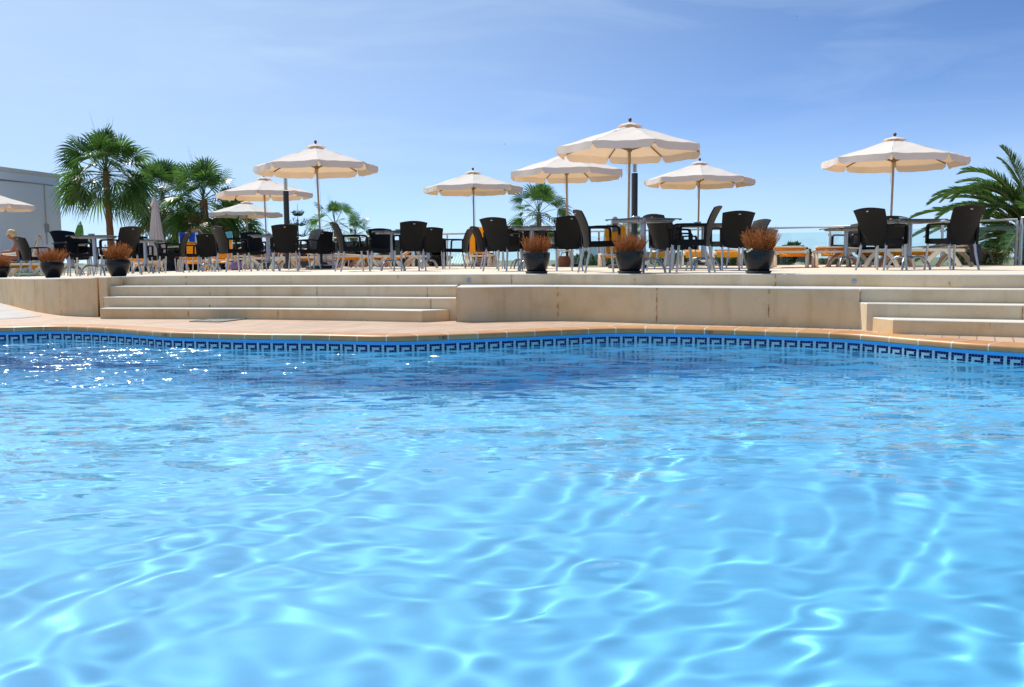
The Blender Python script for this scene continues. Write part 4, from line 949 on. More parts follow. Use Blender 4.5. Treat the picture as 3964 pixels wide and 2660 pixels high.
l5 = lounger(2540, 22.6, 182, 4, 'lounger with a blue towel and a woman propped on her elbows'); towel(l5, [(0, 1.02, .18), (0, 1.05, .30), (0, .95, .345), (0, .3, .345), (0, -.4, .375), (0, -.85, .41)], .6, T_BLUE, 'pale blue striped towel hanging over the lounger of the propped woman')
for px, lab in ((2690, 'orange lounger seen between the legs of the facing chairs'), (2810, 'orange lounger under the chair beside the straggling heather')):
    l = lounger(px, 22, 178, 4, lab)
    towel(l, [(0, 1.02, .2), (0, 1.04, .31), (0, .85, .35), (0, .2, .345)], .5, T_ORANGE, 'bright orange towel on the ' + lab)
lounger(3058, 17.2, 2, 4, 'cream framed lounger beside the straggling heather with yellow sling hanging in it')
lounger(3218, 17.8, 2, 4, 'cream framed lounger with orange sling in front of the glass fence')
lounger(3380, 17.5, 70, 4, 'long white lounger behind the arched legs of the table by the date palm')
l = lounger(3565, 16.6, -70, 4, 'cream lounger covered by a dark towel before the date palm'); towel(l, [(0, 1.06, .15), (0, 1.04, .34), (0, .5, .36), (0, -.2, .37), (0, -.7, .40), (0, -.92, .38), (0, -.96, .1)], .66, T_NAVY, 'dark navy towel draped over a lounger before the date palm', fold=.02)
# white side table and bags
t = XD(2185, 22, 0); s = empty('side_table', (t.x, t.y, 0), .1, 'small cream plastic side table with a basket bag beneath, behind the narrow planter', 'side table')
b = MB(); b.box((0, 0, .40), (.42, .42, .03), bev=.01); b.build('top', M_PLAST, s)
for x in (-.17, .17):
    for y in (-.17, .17): b = MB(); b.tube([(x, y, .385), (x * 1.06, y * 1.06, 0)], .02, flat=(.045, .045)); b.build('leg', M_PLAST, s)
def bag(px, d, w, h, m, lab):
    p = XD(px, d, 0); o = empty('beach_bag', (p.x, p.y, zt(p.x)), .2, lab, 'bag'); b = MB()
    b.lathe([(0, 0), (w * .42, 0), (w * .52, h * .3), (w * .5, h * .7), (w * .40, h), (w * .36, h * .97), (0, h * .8)], 24, star=lambda a, z: 1 + .07 * math.sin(a * 5 + z * 20)); b.build('body', m, o, smooth=True, angle=50)
    b = MB(); b.tube([(-w * .3, 0, h * .95), (-w * .2, 0, h * 1.3), (w * .2, 0, h * 1.3), (w * .3, 0, h * .95)], .012, n=6); b.build('handle', m, o, smooth=True)
bag(2184, 21.8, .30, .27, simple('brown_basket', (.22, .07, .03), .8, var=.5, vs=30, bump=.6), 'reddish brown basket bag under the cream side table')
bag(915, 24, .34, .22, simple('purple_bag', (.22, .14, .32), .7, var=.5, vs=20), 'crumpled purple bag on the floor beneath the grey sideways chair')
t = XD(935, 26, 0); s = empty('side_table', (t.x, t.y, zt(t.x)), .2, 'white plastic side table behind the grey sideways chair', 'side table')
b = MB(); b.box((0, 0, .40), (.42, .42, .03), bev=.01); b.build('top', M_PLAST, s)
for x in (-.17, .17):
    for y in (-.17, .17): b = MB(); b.tube([(x, y, .385), (x * 1.06, y * 1.06, 0)], .02, flat=(.045, .045)); b.build('leg', M_PLAST, s)

# ------------------------------------------------------------------ glass fence
m, nt, b = mat('fence_glass')
tr = N(nt, 'ShaderNodeBsdfTransparent'); tr.inputs[0].default_value = (.86, .93, .92, 1); gl = N(nt, 'ShaderNodeBsdfGlossy'); gl.inputs['Roughness'].default_value = .02; fr = N(nt, 'ShaderNodeFresnel'); fr.inputs[0].default_value = 1.45
ms = N(nt, 'ShaderNodeMixShader'); L(nt, fr.outputs[0], ms.inputs[0]); L(nt, tr.outputs[0], ms.inputs[1]); L(nt, gl.outputs[0], ms.inputs[2]); L(nt, ms.outputs[0], nt.nodes['Material Output'].inputs[0]); nt.nodes.remove(b); M_GLASS = m
m2 = m.copy(); m2.name = 'frosted_fence_glass'; 
for n in m2.node_tree.nodes:
    if n.type == 'BSDF_TRANSPARENT': n.inputs[0].default_value = (.55, .72, .72, 1)
M_STEEL = simple('brushed_steel', (.52, .53, .52), .28, metal=.9, var=.1, vs=20)
def fence(name_lab, pts, zr, glass, step=1.55, zb=-.03):
    L0 = sum((b - a).length for a, b in zip(pts, pts[1:])); n = max(1, round(L0 / step)); out = [pts[0]]
    for k in range(1, n + 1):
        s = L0 * k / n; acc = 0
        for a, b in zip(pts, pts[1:]):
            l = (b - a).length
            if acc + l >= s - 1e-6: out.append(a.lerp(b, (s - acc) / l)); break
            acc += l
    f = empty('glass_fence', (out[0].x, out[0].y, 0), 0, name_lab, 'fence'); o0 = Vector((out[0].x, out[0].y, 0))
    q = [Vector((p.x, p.y, 0)) - o0 for p in out]; zz = [zt(p.x) for p in out]
    b = MB(); b.tube([v + Vector((0, 0, zr + z)) for v, z in zip(q, zz)], .024, n=10); b.build('rail', M_STEEL, f, smooth=True, angle=50)
    for v, z in zip(q, zz):
        b = MB(); b.box(v + Vector((0, 0, (zr + zb) / 2 + z)), (.05, .03, zr - zb - .04)); b.box(v + Vector((0, 0, zr - .2 + z)), (.075, .05, .05)); b.box(v + Vector((0, 0, .15 + z)), (.075, .05, .05)); b.build('post', M_STEEL, f)
    for i in range(len(q) - 1):
        a, c = q[i], q[i + 1]; t = (c - a).normalized(); nn2 = Vector((t.y, -t.x, 0)); mid = (a + c) / 2 + Vector((0, 0, (zr - .12 + zb) / 2 + zz[i]))
        b = MB(); b.box((0, 0, 0), ((c - a).length - .10, .010, zr - .14 - zb)); p = b.build('pane', glass, f); p.location = mid; p.rotation_euler.z = math.atan2(t.y, t.x)
    return f
fence('long clear glass fence with steel posts and rail along the back of the terrace', fpts, .95, M_GLASS)
fence('short frosted glass panel turning towards the pool beside the date palm', [fpts[-1] + Vector((.06, -.05)), Vector((11.6, 15.6))], .98, m2, step=1.6)
# ------------------------------------------------------------------ palms and other planting
M_FAN = leafmat('fan_palm_leaf', (.026, .080, .016), (.10, .20, .035), .34, .36, .6)
M_DEAD = leafmat('dead_palm_leaf', (.13, .085, .03), (.26, .18, .06), .8, .2, .2)
M_TRUNK = simple('fibrous_trunk', (.20, .085, .04), .9, var=.5, vs=9, bump=.9, bs=30)
M_TRUNK2 = simple('grey_trunk', (.16, .12, .09), .9, var=.4, vs=9, bump=.8, bs=30)
M_DATE = leafmat('date_palm_leaf', (.035, .095, .02), (.11, .185, .035), .36, .34, .5)
M_RACH = simple('frond_stalk', (.22, .24, .08), .5)
M_YFL = leafmat('yellow_flower_stalk', (.45, .33, .03), (.6, .45, .06), .7, .2, .2)
def fan_leaf(b, base, d, size, pet, r, droop=.5, mi=0):
    "petiole then a folded fan whose blade tips hang"
    d = d.normalized(); side = d.cross(Vector((0, 0, 1)))
    side = side.normalized() if side.length > .05 else Vector((r.uniform(-1, 1), r.uniform(-1, 1), 0)).normalized()
    tw = r.uniform(-1.0, 1.0); up = side.cross(d).normalized(); side = (side * math.cos(tw) + up * math.sin(tw)).normalized(); up = side.cross(d).normalized()
    sag = -.22 * pet * max(0, 1 - abs(d.z)); tip = base + d * pet + Vector((0, 0, sag)); mid = base + d * pet * .5 + Vector((0, 0, sag * .2))
    b.tube([base, mid, tip], [.020, .014, .011], n=4, mi=mi, cap=False)
    f = (tip - mid).normalized(); f = (f + Vector((0, 0, -.55 * droop * droop))).normalized()
    n = 28; span = R(118)
    for k in range(n):
        a = -span + 2 * span * (k + .5) / n; dr = f * math.cos(a) + side * math.sin(a) + up * (.20 * math.cos(a) + .16); dr.normalize()
        L0 = size * (.80 + .20 * math.cos(a * .8)) * r.uniform(.9, 1.06); hw = math.tan(span / n) * 1.04
        fold = up * (.014 if k % 2 else -.014); vs = []
        for t in (.06, .34, .56, .78, 1.0):
            c = tip + dr * (L0 * t) + fold * t * 2 + Vector((0, 0, -droop * L0 * (  .16 * t ** 2 + .62 * max(0, t - .48) ** 1.7)))
            w = L0 * hw * t if t < .5 else L0 * hw * (.52 * (1 - (t - .5) / .5) ** .8 + .012)
            tang = (dr.cross(up)).normalized() * min(w, .06); vs += [c - tang, c + tang]
        b.add(vs, [(2 * i, 2 * i + 1, 2 * i + 3, 2 * i + 2) for i in range(4)], mi)
def fan_palm(px, d, z0, zc, size, pet, n, label, seed, tr=.13, skirt=0, trunk=M_TRUNK, emin=-48, spears=3, jit=0):
    r = random.Random(seed); p = XD(px, d, 1); t = empty('fan_palm', (p.x, p.y, z0), 0, label, 'palm tree', 'palm trees beyond the terrace')
    h = zc - z0; b = MB(); k = 26
    b.tube([(.10 * math.sin(i / k * 2 + seed) * i / k, .05 * math.sin(i / k * 3), h * i / k) for i in range(k + 1)], [tr * (1.25 - .35 * i / k) * (1 + (.07 if i % 2 else -.03)) for i in range(k + 1)], n=12)
    b.build('trunk', trunk, t, smooth=True, angle=40)
    top = Vector((.10 * math.sin(2 + seed), .05 * math.sin(3), h)); b = MB()
    for i in range(n):
        q = i / n; e = R(86 - (86 - emin) * q ** .85 + r.uniform(-8, 8)); az = i * 2.39996 + r.uniform(-.3, .3)
        dv = Vector((math.cos(az) * math.cos(e), math.sin(az) * math.cos(e), math.sin(e)))
        fan_leaf(b, top + Vector((0, 0, .10 - .35 * q)), dv, size * r.uniform(.85, 1.1) * (.8 + .2 * min(1, q * 4)), pet * r.uniform(.8, 1.15) * (1.0 if q > .15 else .85), r, .55 + .85 * q)
    for i in range(spears):
        a = r.uniform(0, 6.28); l = r.uniform(.4, .62) * 0 + 1.0
        b.tube([top, top + Vector((.25 * math.cos(a), .25 * math.sin(a), (pet + size) * .5)), top + Vector((.6 * math.cos(a), .6 * math.sin(a), (pet + size) * r.uniform(.9, 1.06)))], [.012, .008, .002], n=4, cap=False)
    b.build('crown', M_FAN, t, fix=False)
    if skirt:
        b = MB()
        for i in range(skirt):
            az = r.uniform(0, 6.28); e = R(r.uniform(-80, -50)); dv = Vector((math.cos(az) * math.cos(e), math.sin(az) * math.cos(e), math.sin(e)))
            fan_leaf(b, top + Vector((0, 0, -.3 - .3 * r.random())), dv, size * r.uniform(.7, .95), pet * .55, r, 1.0)
        b.build('dead_fronds', M_DEAD, t, fix=False)
    return t
fan_palm(432, 35, -3, 3.75, 1.06, 1.15, 54, 'tallest fan palm with a bare reddish trunk beside the white building', 3, .125, emin=-38)
fan_palm(632, 41, -3, 3.25, 1.05, 1.1, 42, 'fan palm with a thin dark trunk right behind the furled parasol', 5, .10, trunk=M_TRUNK2, skirt=8)
fan_palm(803, 39, -3, 2.9, 1.05, 1.2, 40, 'broad fan palm with a red trunk near the brown awning', 9, .18, skirt=16)
fan_palm(905, 41, -3, 1.75, 1.05, .8, 34, 'low shaggy fan palm with hanging brown fronds behind the smallest parasol', 12, .2, skirt=34, trunk=M_TRUNK)
fan_palm(1305, 62, -5, 2.7, 1.0, 1.35, 17, 'small distant fan palm seen past the leaning parasol pole', 15, .14, trunk=M_TRUNK2)
fan_palm(1372, 60, -5, 1.95, .9, .95, 13, 'low distant fan palm behind the chair in profile', 18, .14, trunk=M_TRUNK2)
fan_palm(2092, 50, -5, 2.75, 1.05, 1.25, 30, 'distant fan palm in open sky over the narrow heather planter', 21, .15, trunk=M_TRUNK2, skirt=8)
fan_palm(2437, 95, -6, 3.3, 1.0, .8, 16, 'tiny far palm peeping out behind the lamp post foot', 25, .15, trunk=M_TRUNK2)
def frond(b, p0, az, e0, e1, ln, r, mi=0, lf=.50, nl=72):
    pts = []; p = Vector(p0); n = 22
    for i in range(n + 1):
        t = i / n; e = R(e0 + (e1 - e0) * t ** 1.35); pts.append(p.copy()); p = p + Vector((math.cos(az) * math.cos(e), math.sin(az) * math.cos(e), math.sin(e))) * (ln / n)
    b.tube(pts, [.028 * (1 - .9 * i / n) + .003 for i in range(n + 1)], n=5, mi=1, cap=False)
    for i in range(nl):
        t = .12 + .88 * (i + .5) / nl; f = t * n; j = min(n - 1, int(f)); c = pts[j].lerp(pts[j + 1], f - j); tg = (pts[j + 1] - pts[j]).normalized()
        sd = tg.cross(Vector((0, 0, 1))); sd = sd.normalized() if sd.length > .05 else Vector((-math.sin(az), math.cos(az), 0)); up = sd.cross(tg).normalized()
        for s in (-1, 1):
            l = lf * (math.sin(math.pi * min(1, t * .93 + .07)) ** .6 * .85 + .15) * r.uniform(.85, 1.12)
            dr = (tg * (.75 + .5 * t) + sd * s * .85 + up * (.45 + r.uniform(-.2, .2))).normalized(); w = tg.cross(dr).cross(dr).normalized() * .0
            wv = (up * .35 + tg).cross(dr).normalized() * .017
            m = c + dr * l * .5 + Vector((0, 0, -.02 * l)); e = c + dr * l + Vector((0, 0, -.16 * l))
            b.add([c - wv * .6, c + wv * .6, m + wv, m - wv, e], [(0, 1, 2, 3), (3, 2, 4)], mi)
r = random.Random(4); pc = XD(3990, 25, .8); t = empty('date_palm', (pc.x, pc.y, -3), 0, 'big date palm with arching feathery fronds behind the glass fence corner', 'palm tree')
b = MB(); k = 20; b.tube([(0, 0, 3.85 * i / k) for i in range(k + 1)], [.36 * (1 + (.10 if i % 2 else -.06)) for i in range(k + 1)], n=14); b.build('trunk', M_TRUNK2, t, smooth=True, angle=35)
b = MB(); c0 = Vector((0, 0, 3.85))
for az, e0, e1, ln in ((182, 74, -58, 2.75), (176, 52, -40, 3.1), (190, 40, -45, 3.0), (172, 30, -28, 3.2), (200, 62, -80, 1.9), (150, 60, -30, 2.8), (165, 84, -20, 2.7), (140, 80, 0, 2.6), (185, 92, 40, 2.5), (100, 86, 20, 2.6), (170, 18, -35, 3.1), (186, 4, -40, 3.2), (160, -4, -40, 3.2), (195, -14, -50, 2.9), (175, -28, -60, 2.6), (205, 12, -60, 2.8), (220, -5, -60, 2.4), (150, -20, -55, 2.8), (180, -45, -70, 2.2), (160, -40, -70, 2.4)):
    frond(b, c0 + Vector((math.cos(R(az)) * .22, math.sin(R(az)) * .22, .1 * math.sin(R(e0)))), R(az + r.uniform(-5, 5)), e0, e1, ln, r)
for i in range(34):
    az = r.uniform(-140, 160); frond(b, c0, R(az), r.uniform(-20, 85), r.uniform(-60, -10), r.uniform(2.4, 3.1), r, nl=40)
b.build('crown', [M_DATE, M_RACH], t, fix=False)
b = MB()
for i in range(5):
    a = R(170 + 14 * i - 20); s0 = c0 + Vector((math.cos(a) * .3, math.sin(a) * .3, -.2)); q = [s0 + Vector((math.cos(a) * u * .8, math.sin(a) * u * .8, .25 * u - .9 * u * u)) for u in (0, .35, .7, 1.0)]
    b.tube(q, [.015, .012, .01, .006], n=4, cap=False)
    for j in range(60):
        u = .5 + .5 * r.random(); c = q[2].lerp(q[3], max(0, (u - .7) / .3)) if u > .7 else q[1].lerp(q[2], (u - .35) / .35)
        dv = Vector((r.uniform(-1, 1), r.uniform(-1, 1), r.uniform(-1.6, .2))).normalized() * r.uniform(.12, .34); wv = dv.cross(Vector((.3, 1, .2))).normalized() * .008; b.add([c - wv, c + wv, c + dv], [(0, 1, 2)])
b.build('flower_stalks', M_YFL, t, fix=False)
# banana-like plant
M_BAN = leafmat('strelitzia_leaf', (.018, .065, .012), (.05, .12, .02), .35, .4, .5)
pb = XD(296, 27, 0); t = empty('strelitzia', (pb.x, pb.y, -1.0), 0, 'strelitzia plant with paddle leaves, one upright, beside the white building', 'plant')
b = MB()
def paddle(path, w):
    P4 = catmull(path, 8); n = len(P4) - 1; rr = random.Random(int(w * 1000)); sl = [rr.random() < .2 for _ in range(n)]
    for s in (-1, 1):
        for i in range(n):
            t0, t1 = i / n, (i + 1) / n; tg = (P4[i + 1] - P4[i]).normalized(); sd = tg.cross(Vector((0, -1, .25))).normalized() * s
            f = lambda t: w * math.sin(math.pi * min(1, t * .9 + .1)) ** .55
            g = .018 if sl[i] else 0
            b.add([P4[i], P4[i + 1], P4[i + 1] + sd * f(t1) - tg * g + Vector((0, -.06, 0)), P4[i] + sd * f(t0) + tg * g + Vector((0, -.06, 0))], [(0, 1, 2, 3)])
paddle([(.0, 0, 1.25), (.08, 0, 1.65), (.16, .02, 2.05), (.20, .05, 2.45)], .16)
paddle([(-.02, 0, 1.35), (-.20, -.05, 1.75), (-.42, -.1, 2.02), (-.62, -.12, 2.15)], .15)
paddle([(.05, 0, 1.55), (.25, -.1, 1.78), (.48, -.16, 1.83), (.66, -.2, 1.76)], .12)
paddle([(0, .1, 1.2), (-.1, .2, 1.5), (-.3, .3, 1.75), (-.45, .35, 1.8)], .14)
b.build('leaves', M_BAN, t, fix=False)
b = MB()
for q in ((.0, 1.25), (-.02, 1.35), (.05, 1.55)): b.tube([(0, 0, 0), (q[0], 0, q[1] * .6), (q[0], 0, q[1])], [.04, .03, .018], n=6)
b.build('stems', M_BAN, t)
# Norfolk pine: level whorls
pn = XD(1158, 70, 0); t = empty('norfolk_pine', (pn.x, pn.y, -6), 0, 'tiered norfolk pine with upswept whorls beside the slim lamp post', 'tree'); b = MB(); b.tube([(0, 0, 0), (0, 0, 8), (0, 0, 10.7)], [.16, .05, .012], n=7); b.build('trunk', M_TRUNK2, t, smooth=True)
b = MB(); r = random.Random(2)
for z, rad in ((9.85, .45), (9.05, 1.0), (8.2, 1.35), (7.3, 1.6), (6.4, 1.7)):
    for k in range(7):
        a = k * 6.283 / 7 + z; q = [Vector((math.cos(a) * rad * u, math.sin(a) * rad * u, z - .28 * math.sin(u * 3.1) * .6 + .42 * rad * u ** 2)) for u in (0, .3, .6, 1)]
        b.tube(q, [.03, .025, .02, .01], n=4, cap=False)
        for j in range(70):
            u = r.random() ** .6; f = u * 3; i = min(2, int(f)); c = q[i].lerp(q[i + 1], f - i); dv = Vector((r.uniform(-.5, .5), r.uniform(-.5, .5), r.uniform(.1, 1))).normalized() * r.uniform(.12, .30); wv = dv.cross(Vector((1, .2, .1))).normalized() * .03
            b.add([c - wv, c + wv, c + dv + wv, c + dv - wv], [(0, 1, 2, 3)])
b.build('branches', leafmat('norfolk_needles', (.05, .11, .045), (.11, .18, .07), .6, .3, .2), t, fix=False)
# loose bushes and far trees
M_BUSH = leafmat('bush_leaf', (.025, .06, .018), (.075, .13, .035), .55, .25, .3)
M_FARB = leafmat('grey_green_leaf', (.05, .085, .045), (.11, .15, .08), .7, .2, .2)
M_LITE = leafmat('fresh_green_leaf', (.06, .14, .02), (.14, .25, .04), .5, .35, .3)
def bush(name, px, d, y0, y1, wpx, n, ls, m, label, cat, seed, trunk=True):
    "crown fitted between photo rows y0 (top) and y1"
    r = random.Random(seed); z1 = Zat(px, y0, d); z0 = Zat(px, y1, d); p = XD(px, d, 0); rx = wpx / 2 * d / F; zg = min(-.3, z0 - .6) if d < 30 else -6.2
    t = empty(name, (p.x, p.y, zg), 0, label, cat); b = MB(); nb = max(4, int(rx / max(.2, (z1 - z0) * .5) * 4)) + 3
    bl = [(r.uniform(-1, 1) * rx * .75, r.uniform(-1, 1) * rx * .4, r.uniform(.15, .80), r.uniform(.30, .55)) for _ in range(nb)] + [(r.uniform(-.3, .3) * rx, 0, .74, .40)]
    H = z1 - z0
    for i in range(n):
        bx, byy, bz, br = bl[i % len(bl)]; v = Vector((r.gauss(0, 1), r.gauss(0, 1), r.gauss(0, 1))).normalized() * (r.random() ** .45)
        c = Vector((bx + v.x * rx * br, byy + v.y * rx * br, z0 - zg + H * (bz + v.z * br * .55)))
        if c.z > z1 - zg + .05: continue
        dv = (v + Vector((r.uniform(-.7, .7), r.uniform(-.7, .7), r.uniform(-.3, .9)))).normalized() * ls * r.uniform(.6, 1.3); wv = dv.cross(Vector((r.uniform(-1, 1), r.uniform(-1, 1), r.uniform(-1, 1)))).normalized() * ls * .28
        b.add([c - wv * .3, c + dv * .5 - wv, c + dv, c + dv * .5 + wv], [(0, 1, 2, 3)])
    b.build('crown', m, t, fix=False)
    if trunk: 
        b = MB(); b.tube([(0, 0, 0), (.05, 0, (z0 - zg) * .6), (0, 0, z0 - zg + H * .4)], [.05 + .012 * (z0 - zg), .04, .02], n=7); b.build('trunk', M_TRUNK2, t, smooth=True)
    return t
for i, a in enumerate((
    ('tree', 700, 75, 905, 1035, 130, 2600, .34, M_FARB, 'grey green tree behind the small grey chair and furled parasol', 'tree'),
    ('tree', 590, 60, 985, 1045, 190, 1800, .28, M_FARB, 'low grey green tree seen beneath the table before the furled parasol', 'tree'),
    ('tree', 770, 52, 880, 1000, 90, 2000, .30, M_BUSH, 'dark green tree behind the brown awning and broad fan palm', 'tree'),
    ('shrub', 968, 40, 985, 1045, 100, 1200, .20, M_BUSH, 'green shrub behind the white side table by the grey sideways chair', 'shrub'),
    ('shrub', 1355, 34, 990, 1045, 60, 900, .14, M_LITE, 'bright green shrub under the orange lounger near the small fan palms', 'shrub'),
    ('shrub', 1425, 31, 940, 1040, 70, 900, .16, M_LITE, 'spiky light green shrub between two orange loungers', 'shrub'),
    ('shrub', 1490, 36, 975, 1035, 60, 800, .16, M_LITE, 'fresh green shrub behind the table next to the tall chair', 'shrub'),
    ('tree', 1685, 130, 987, 1010, 40, 700, .36, M_FARB, 'tiny round far tree near pale roofs under the low chair', 'tree'),
    ('tree', 1733, 140, 992, 1018, 36, 700, .36, M_FARB, 'tiny far tree close by the teal canopy', 'tree'),
    ('shrub', 2262, 36, 985, 1040, 110, 1500, .17, M_BUSH, 'dark shrub with cactus beside it behind the chair past the narrow planter', 'shrub'),
    ('shrub', 2345, 34, 1000, 1040, 130, 1400, .15, M_BUSH, 'low dark shrub beneath the upright lounger with a grey towel', 'shrub'),
    ('tree', 2610, 80, 982, 1030, 180, 1400, .30, M_BUSH, 'low far trees seen between the legs of the three overlapping chairs', 'tree'),
    ('tree', 2835, 80, 985, 1035, 150, 1400, .30, M_BUSH, 'far tree visible below the chair beside the straggling heather', 'tree'),
    ('tree', 2985, 82, 950, 1035, 130, 2600, .36, M_BUSH, 'round green tree rising behind the straggling heather planter', 'tree'),
    ('tree', 3075, 82, 942, 1035, 110, 2600, .36, M_BUSH, 'round green tree behind a fence post over a cream lounger', 'tree'),
    ('tree', 3180, 95, 1008, 1040, 90, 900, .36, M_FARB, 'low grey tree under the cream lounger with orange sling', 'tree'),
    ('tree', 3225, 70, 1002, 1040, 90, 1300, .30, M_BUSH, 'dark tree seen through the legs of the table before the orange loungers', 'tree'),
    ('tree', 3350, 74, 1004, 1040, 80, 1300, .30, M_BUSH, 'dark tree seen low between the woven chair and the table', 'tree'),
    ('tree', 3460, 60, 953, 985, 44, 500, .30, M_FARB, 'small open crowned tree over the dark towelled lounger', 'tree'),
    ('shrub', 3780, 22.5, 955, 1036, 190, 2200, .16, M_BUSH, 'dark hedge like shrub behind the fence under the date palm', 'shrub'))):
    bush(*a, 40 + i)
# cactus columns
pc = XD(2232, 34, 0); t = empty('cactus', (pc.x, pc.y, -1.2), 0, 'columnar cactus with a few upright arms behind the glass fence', 'cactus'); b = MB(); r = random.Random(3)
for k in range(9):
    x, y = r.uniform(-.35, .45), r.uniform(-.2, .2); h = r.uniform(1.05, 1.62); b.tube([(x, y, 0), (x, y, h * .5), (x * 1.1, y, h * .95), (x * 1.1, y, h)], [.055, .06, .05, .01], n=8)
b.build('columns', simple('cactus_skin', (.05, .12, .04), .6, var=.3, vs=12, bump=.5), t, smooth=True)

# ------------------------------------------------------------------ buildings and far things
M_WHITE = simple('white_render', (.70, .79, .92), .85, var=.03, vs=1.5, bump=.15)
M_CONC = simple('pale_cornice', (.66, .68, .70), .8, var=.05, vs=3)
pa, pb2 = XD(-260, 31.5, 0), XD(246, 38, 0); top0 = 3.88
u = Vector((pb2.x - pa.x, pb2.y - pa.y, 0)); ln = u.length; ang = math.atan2(u.y, u.x); t = empty('building', (pa.x, pa.y, -.35), ang, 'plain white building with a stepped cornice, behind the seated woman', 'building')
b = MB(); b.box((ln / 2, 4, (top0 - .45 + .35) / 2), (ln, 8, top0 - .45 + .35)); b.build('wall', M_WHITE, t)
b = MB(); b.box((ln / 2, 4, top0 - .10 + .35 - .16), (ln + .04, 8.04, .30)); b.build('frieze', M_WHITE, t)
b = MB(); b.box((ln / 2, 4, top0 + .35 + .02), (ln + .14, 8.14, .12), bev=.02); b.box((ln / 2, 4, top0 + .35 - .075), (ln + .09, 8.09, .06)); b.build('cornice', M_CONC, t)
M_PIPE = simple('painted_conduit', (.42, .40, .36), .6, metal=.1)
def onwall(px, py):
    r0 = ray(px, py); o = Vector((0, 0, HC)); n = Vector((u.y, -u.x, 0)).normalized(); k = (Vector((pa.x, pa.y, 0)) - o).dot(n) / r0.dot(n); w2 = o + r0 * k - Vector((pa.x, pa.y, -.35)); return Vector((w2.dot(u.normalized()), -.03, w2.z))
b = MB(); A, B, Cc = onwall(-20, 697), onwall(168, 714), onwall(177, 946); b.tube([A, B + Vector((0, 0, 0)), Vector((B.x, -.03, Cc.z))], .022, n=8); b.build('conduit', M_PIPE, t, smooth=True, angle=50)
c = onwall(178, 884); b = MB(); b.box((c.x, -.05, c.z), (.16, .10, .34), bev=.01); b.build('meter_box', simple('grey_box', (.32, .33, .34), .5), t)
# brown curved awning
p = XD(757, 36, 0); t = empty('awning', (p.x, p.y, zt(p.x)), .15, 'brown arched awning hood behind the yellow loungers', 'awning')
b = MB(); M_BR = simple('brown_cloth', (.30, .14, .075), .8, var=.2, vs=6, trans=.3); M_BR2 = simple('tan_cloth', (.52, .33, .20), .8, trans=.3)
z1 = Zat(757, 887, 36) - zt(p.x); R1 = .36
b.grid(lambda q, v: (R1 * math.cos(math.pi * (1 - q)) * 1.0, (v - .5) * .5, z1 - R1 + R1 * math.sin(math.pi * q)), 18, 3, thick=(0, .0, .02)); b.build('hood', M_BR, t, smooth=True, angle=60)
b = MB(); b.grid(lambda q, v: (R1 * math.cos(math.pi * (.55 - .25 * q)), -.26, z1 - R1 + (R1 * (.62 + .38 * v) + .002) * math.sin(math.pi * (.45 + .25 * q))), 6, 2, thick=(0, -.01, 0)); b.build('flap', M_BR2, t)
b = MB()
for s in (-1, 1): b.tube([(s * R1, 0, 0), (s * R1, 0, z1 - R1)], .02, n=6)
b.build('frame', M_ALU, t)
# far buildings: walls, roof, windows
def house(px, d, w, dep, ytop, label, mw, mr, hip=.35, nwin=3, a=0, flat=False):
    p = XD(px, d, 0); zt1 = Zat(px, ytop, d); t = empty('house', (p.x, p.y, -6.2), R(a), label, 'house', None); H = zt1 + 6.2
    hb = H if flat else H - hip * dep * .5
    b = MB(); b.box((0, 0, hb / 2), (w, dep, hb)); b.build('wall', mw, t)
    b = MB()
    if flat: b.box((0, 0, hb + .12), (w + .4, dep + .4, .24))
    else:
        e = .3; b.add([(-w / 2 - e, -dep / 2 - e, hb), (w / 2 + e, -dep / 2 - e, hb), (w / 2 + e, dep / 2 + e, hb), (-w / 2 - e, dep / 2 + e, hb), (-w / 2 + dep * .4, 0, H), (w / 2 - dep * .4, 0, H)], [(0, 1, 5, 4), (1, 2, 5), (2, 3, 4, 5), (3, 0, 4), (3, 2, 1, 0)])
    b.build('roof', mr, t)
    for k in range(nwin):
        x = -w / 2 + w * (k + .5) / nwin
        for zz in ([hb - 1.5] if hb < 5.2 else [hb - 1.5, hb - 4.3]):
            b = MB(); b.box((x, -dep / 2 - .01, zz), (1.0, .06, 1.2)); wd = b.build('window', M_CONC, t); b = MB(); b.box((x, -dep / 2 - .03, zz), (.84, .06, 1.04)); b.build('pane', M_WIN, wd)
    return t
M_WIN = simple('dark_window', (.05, .06, .075), .1)
M_ROOF = simple('pale_pink_tiles', (.55, .40, .32), .8, var=.15, vs=3); M_BEIGE = simple('beige_wall', (.60, .54, .45), .85); M_WROOF = simple('white_roof', (.68, .67, .65), .8)
house(1712, 150, 9, 8, 1001, 'far house with a pale pink roof seen under the low chair', M_WHITE, M_ROOF)
house(1665, 190, 12, 9, 1000, 'far pale house beyond the table next to the tall chair', M_BEIGE, M_ROOF)
house(2312, 95, 4.2, 6, 952, 'white flat roofed house with a window behind the cactus', M_WHITE, M_WROOF, nwin=1, flat=True)
house(2352, 110, 5, 6, 975, 'lower white house wing beside the flat roofed house', M_WHITE, M_WROOF, nwin=2, flat=True)
house(2790, 120, 12, 8, 1003, 'far beige house seen through chair legs beside the straggling heather', M_BEIGE, M_ROOF)
house(3068, 110, 4.2, 5, 1016, 'small beige roofed hut under the cream lounger with yellow sling', M_BEIGE, M_ROOF, nwin=1)
house(645, 160, 14, 9, 1008, 'far pale house low behind the furled parasol', M_BEIGE, M_ROOF)
house(960, 140, 9, 8, 1006, 'far white house beyond the white side table', M_WHITE, M_ROOF)
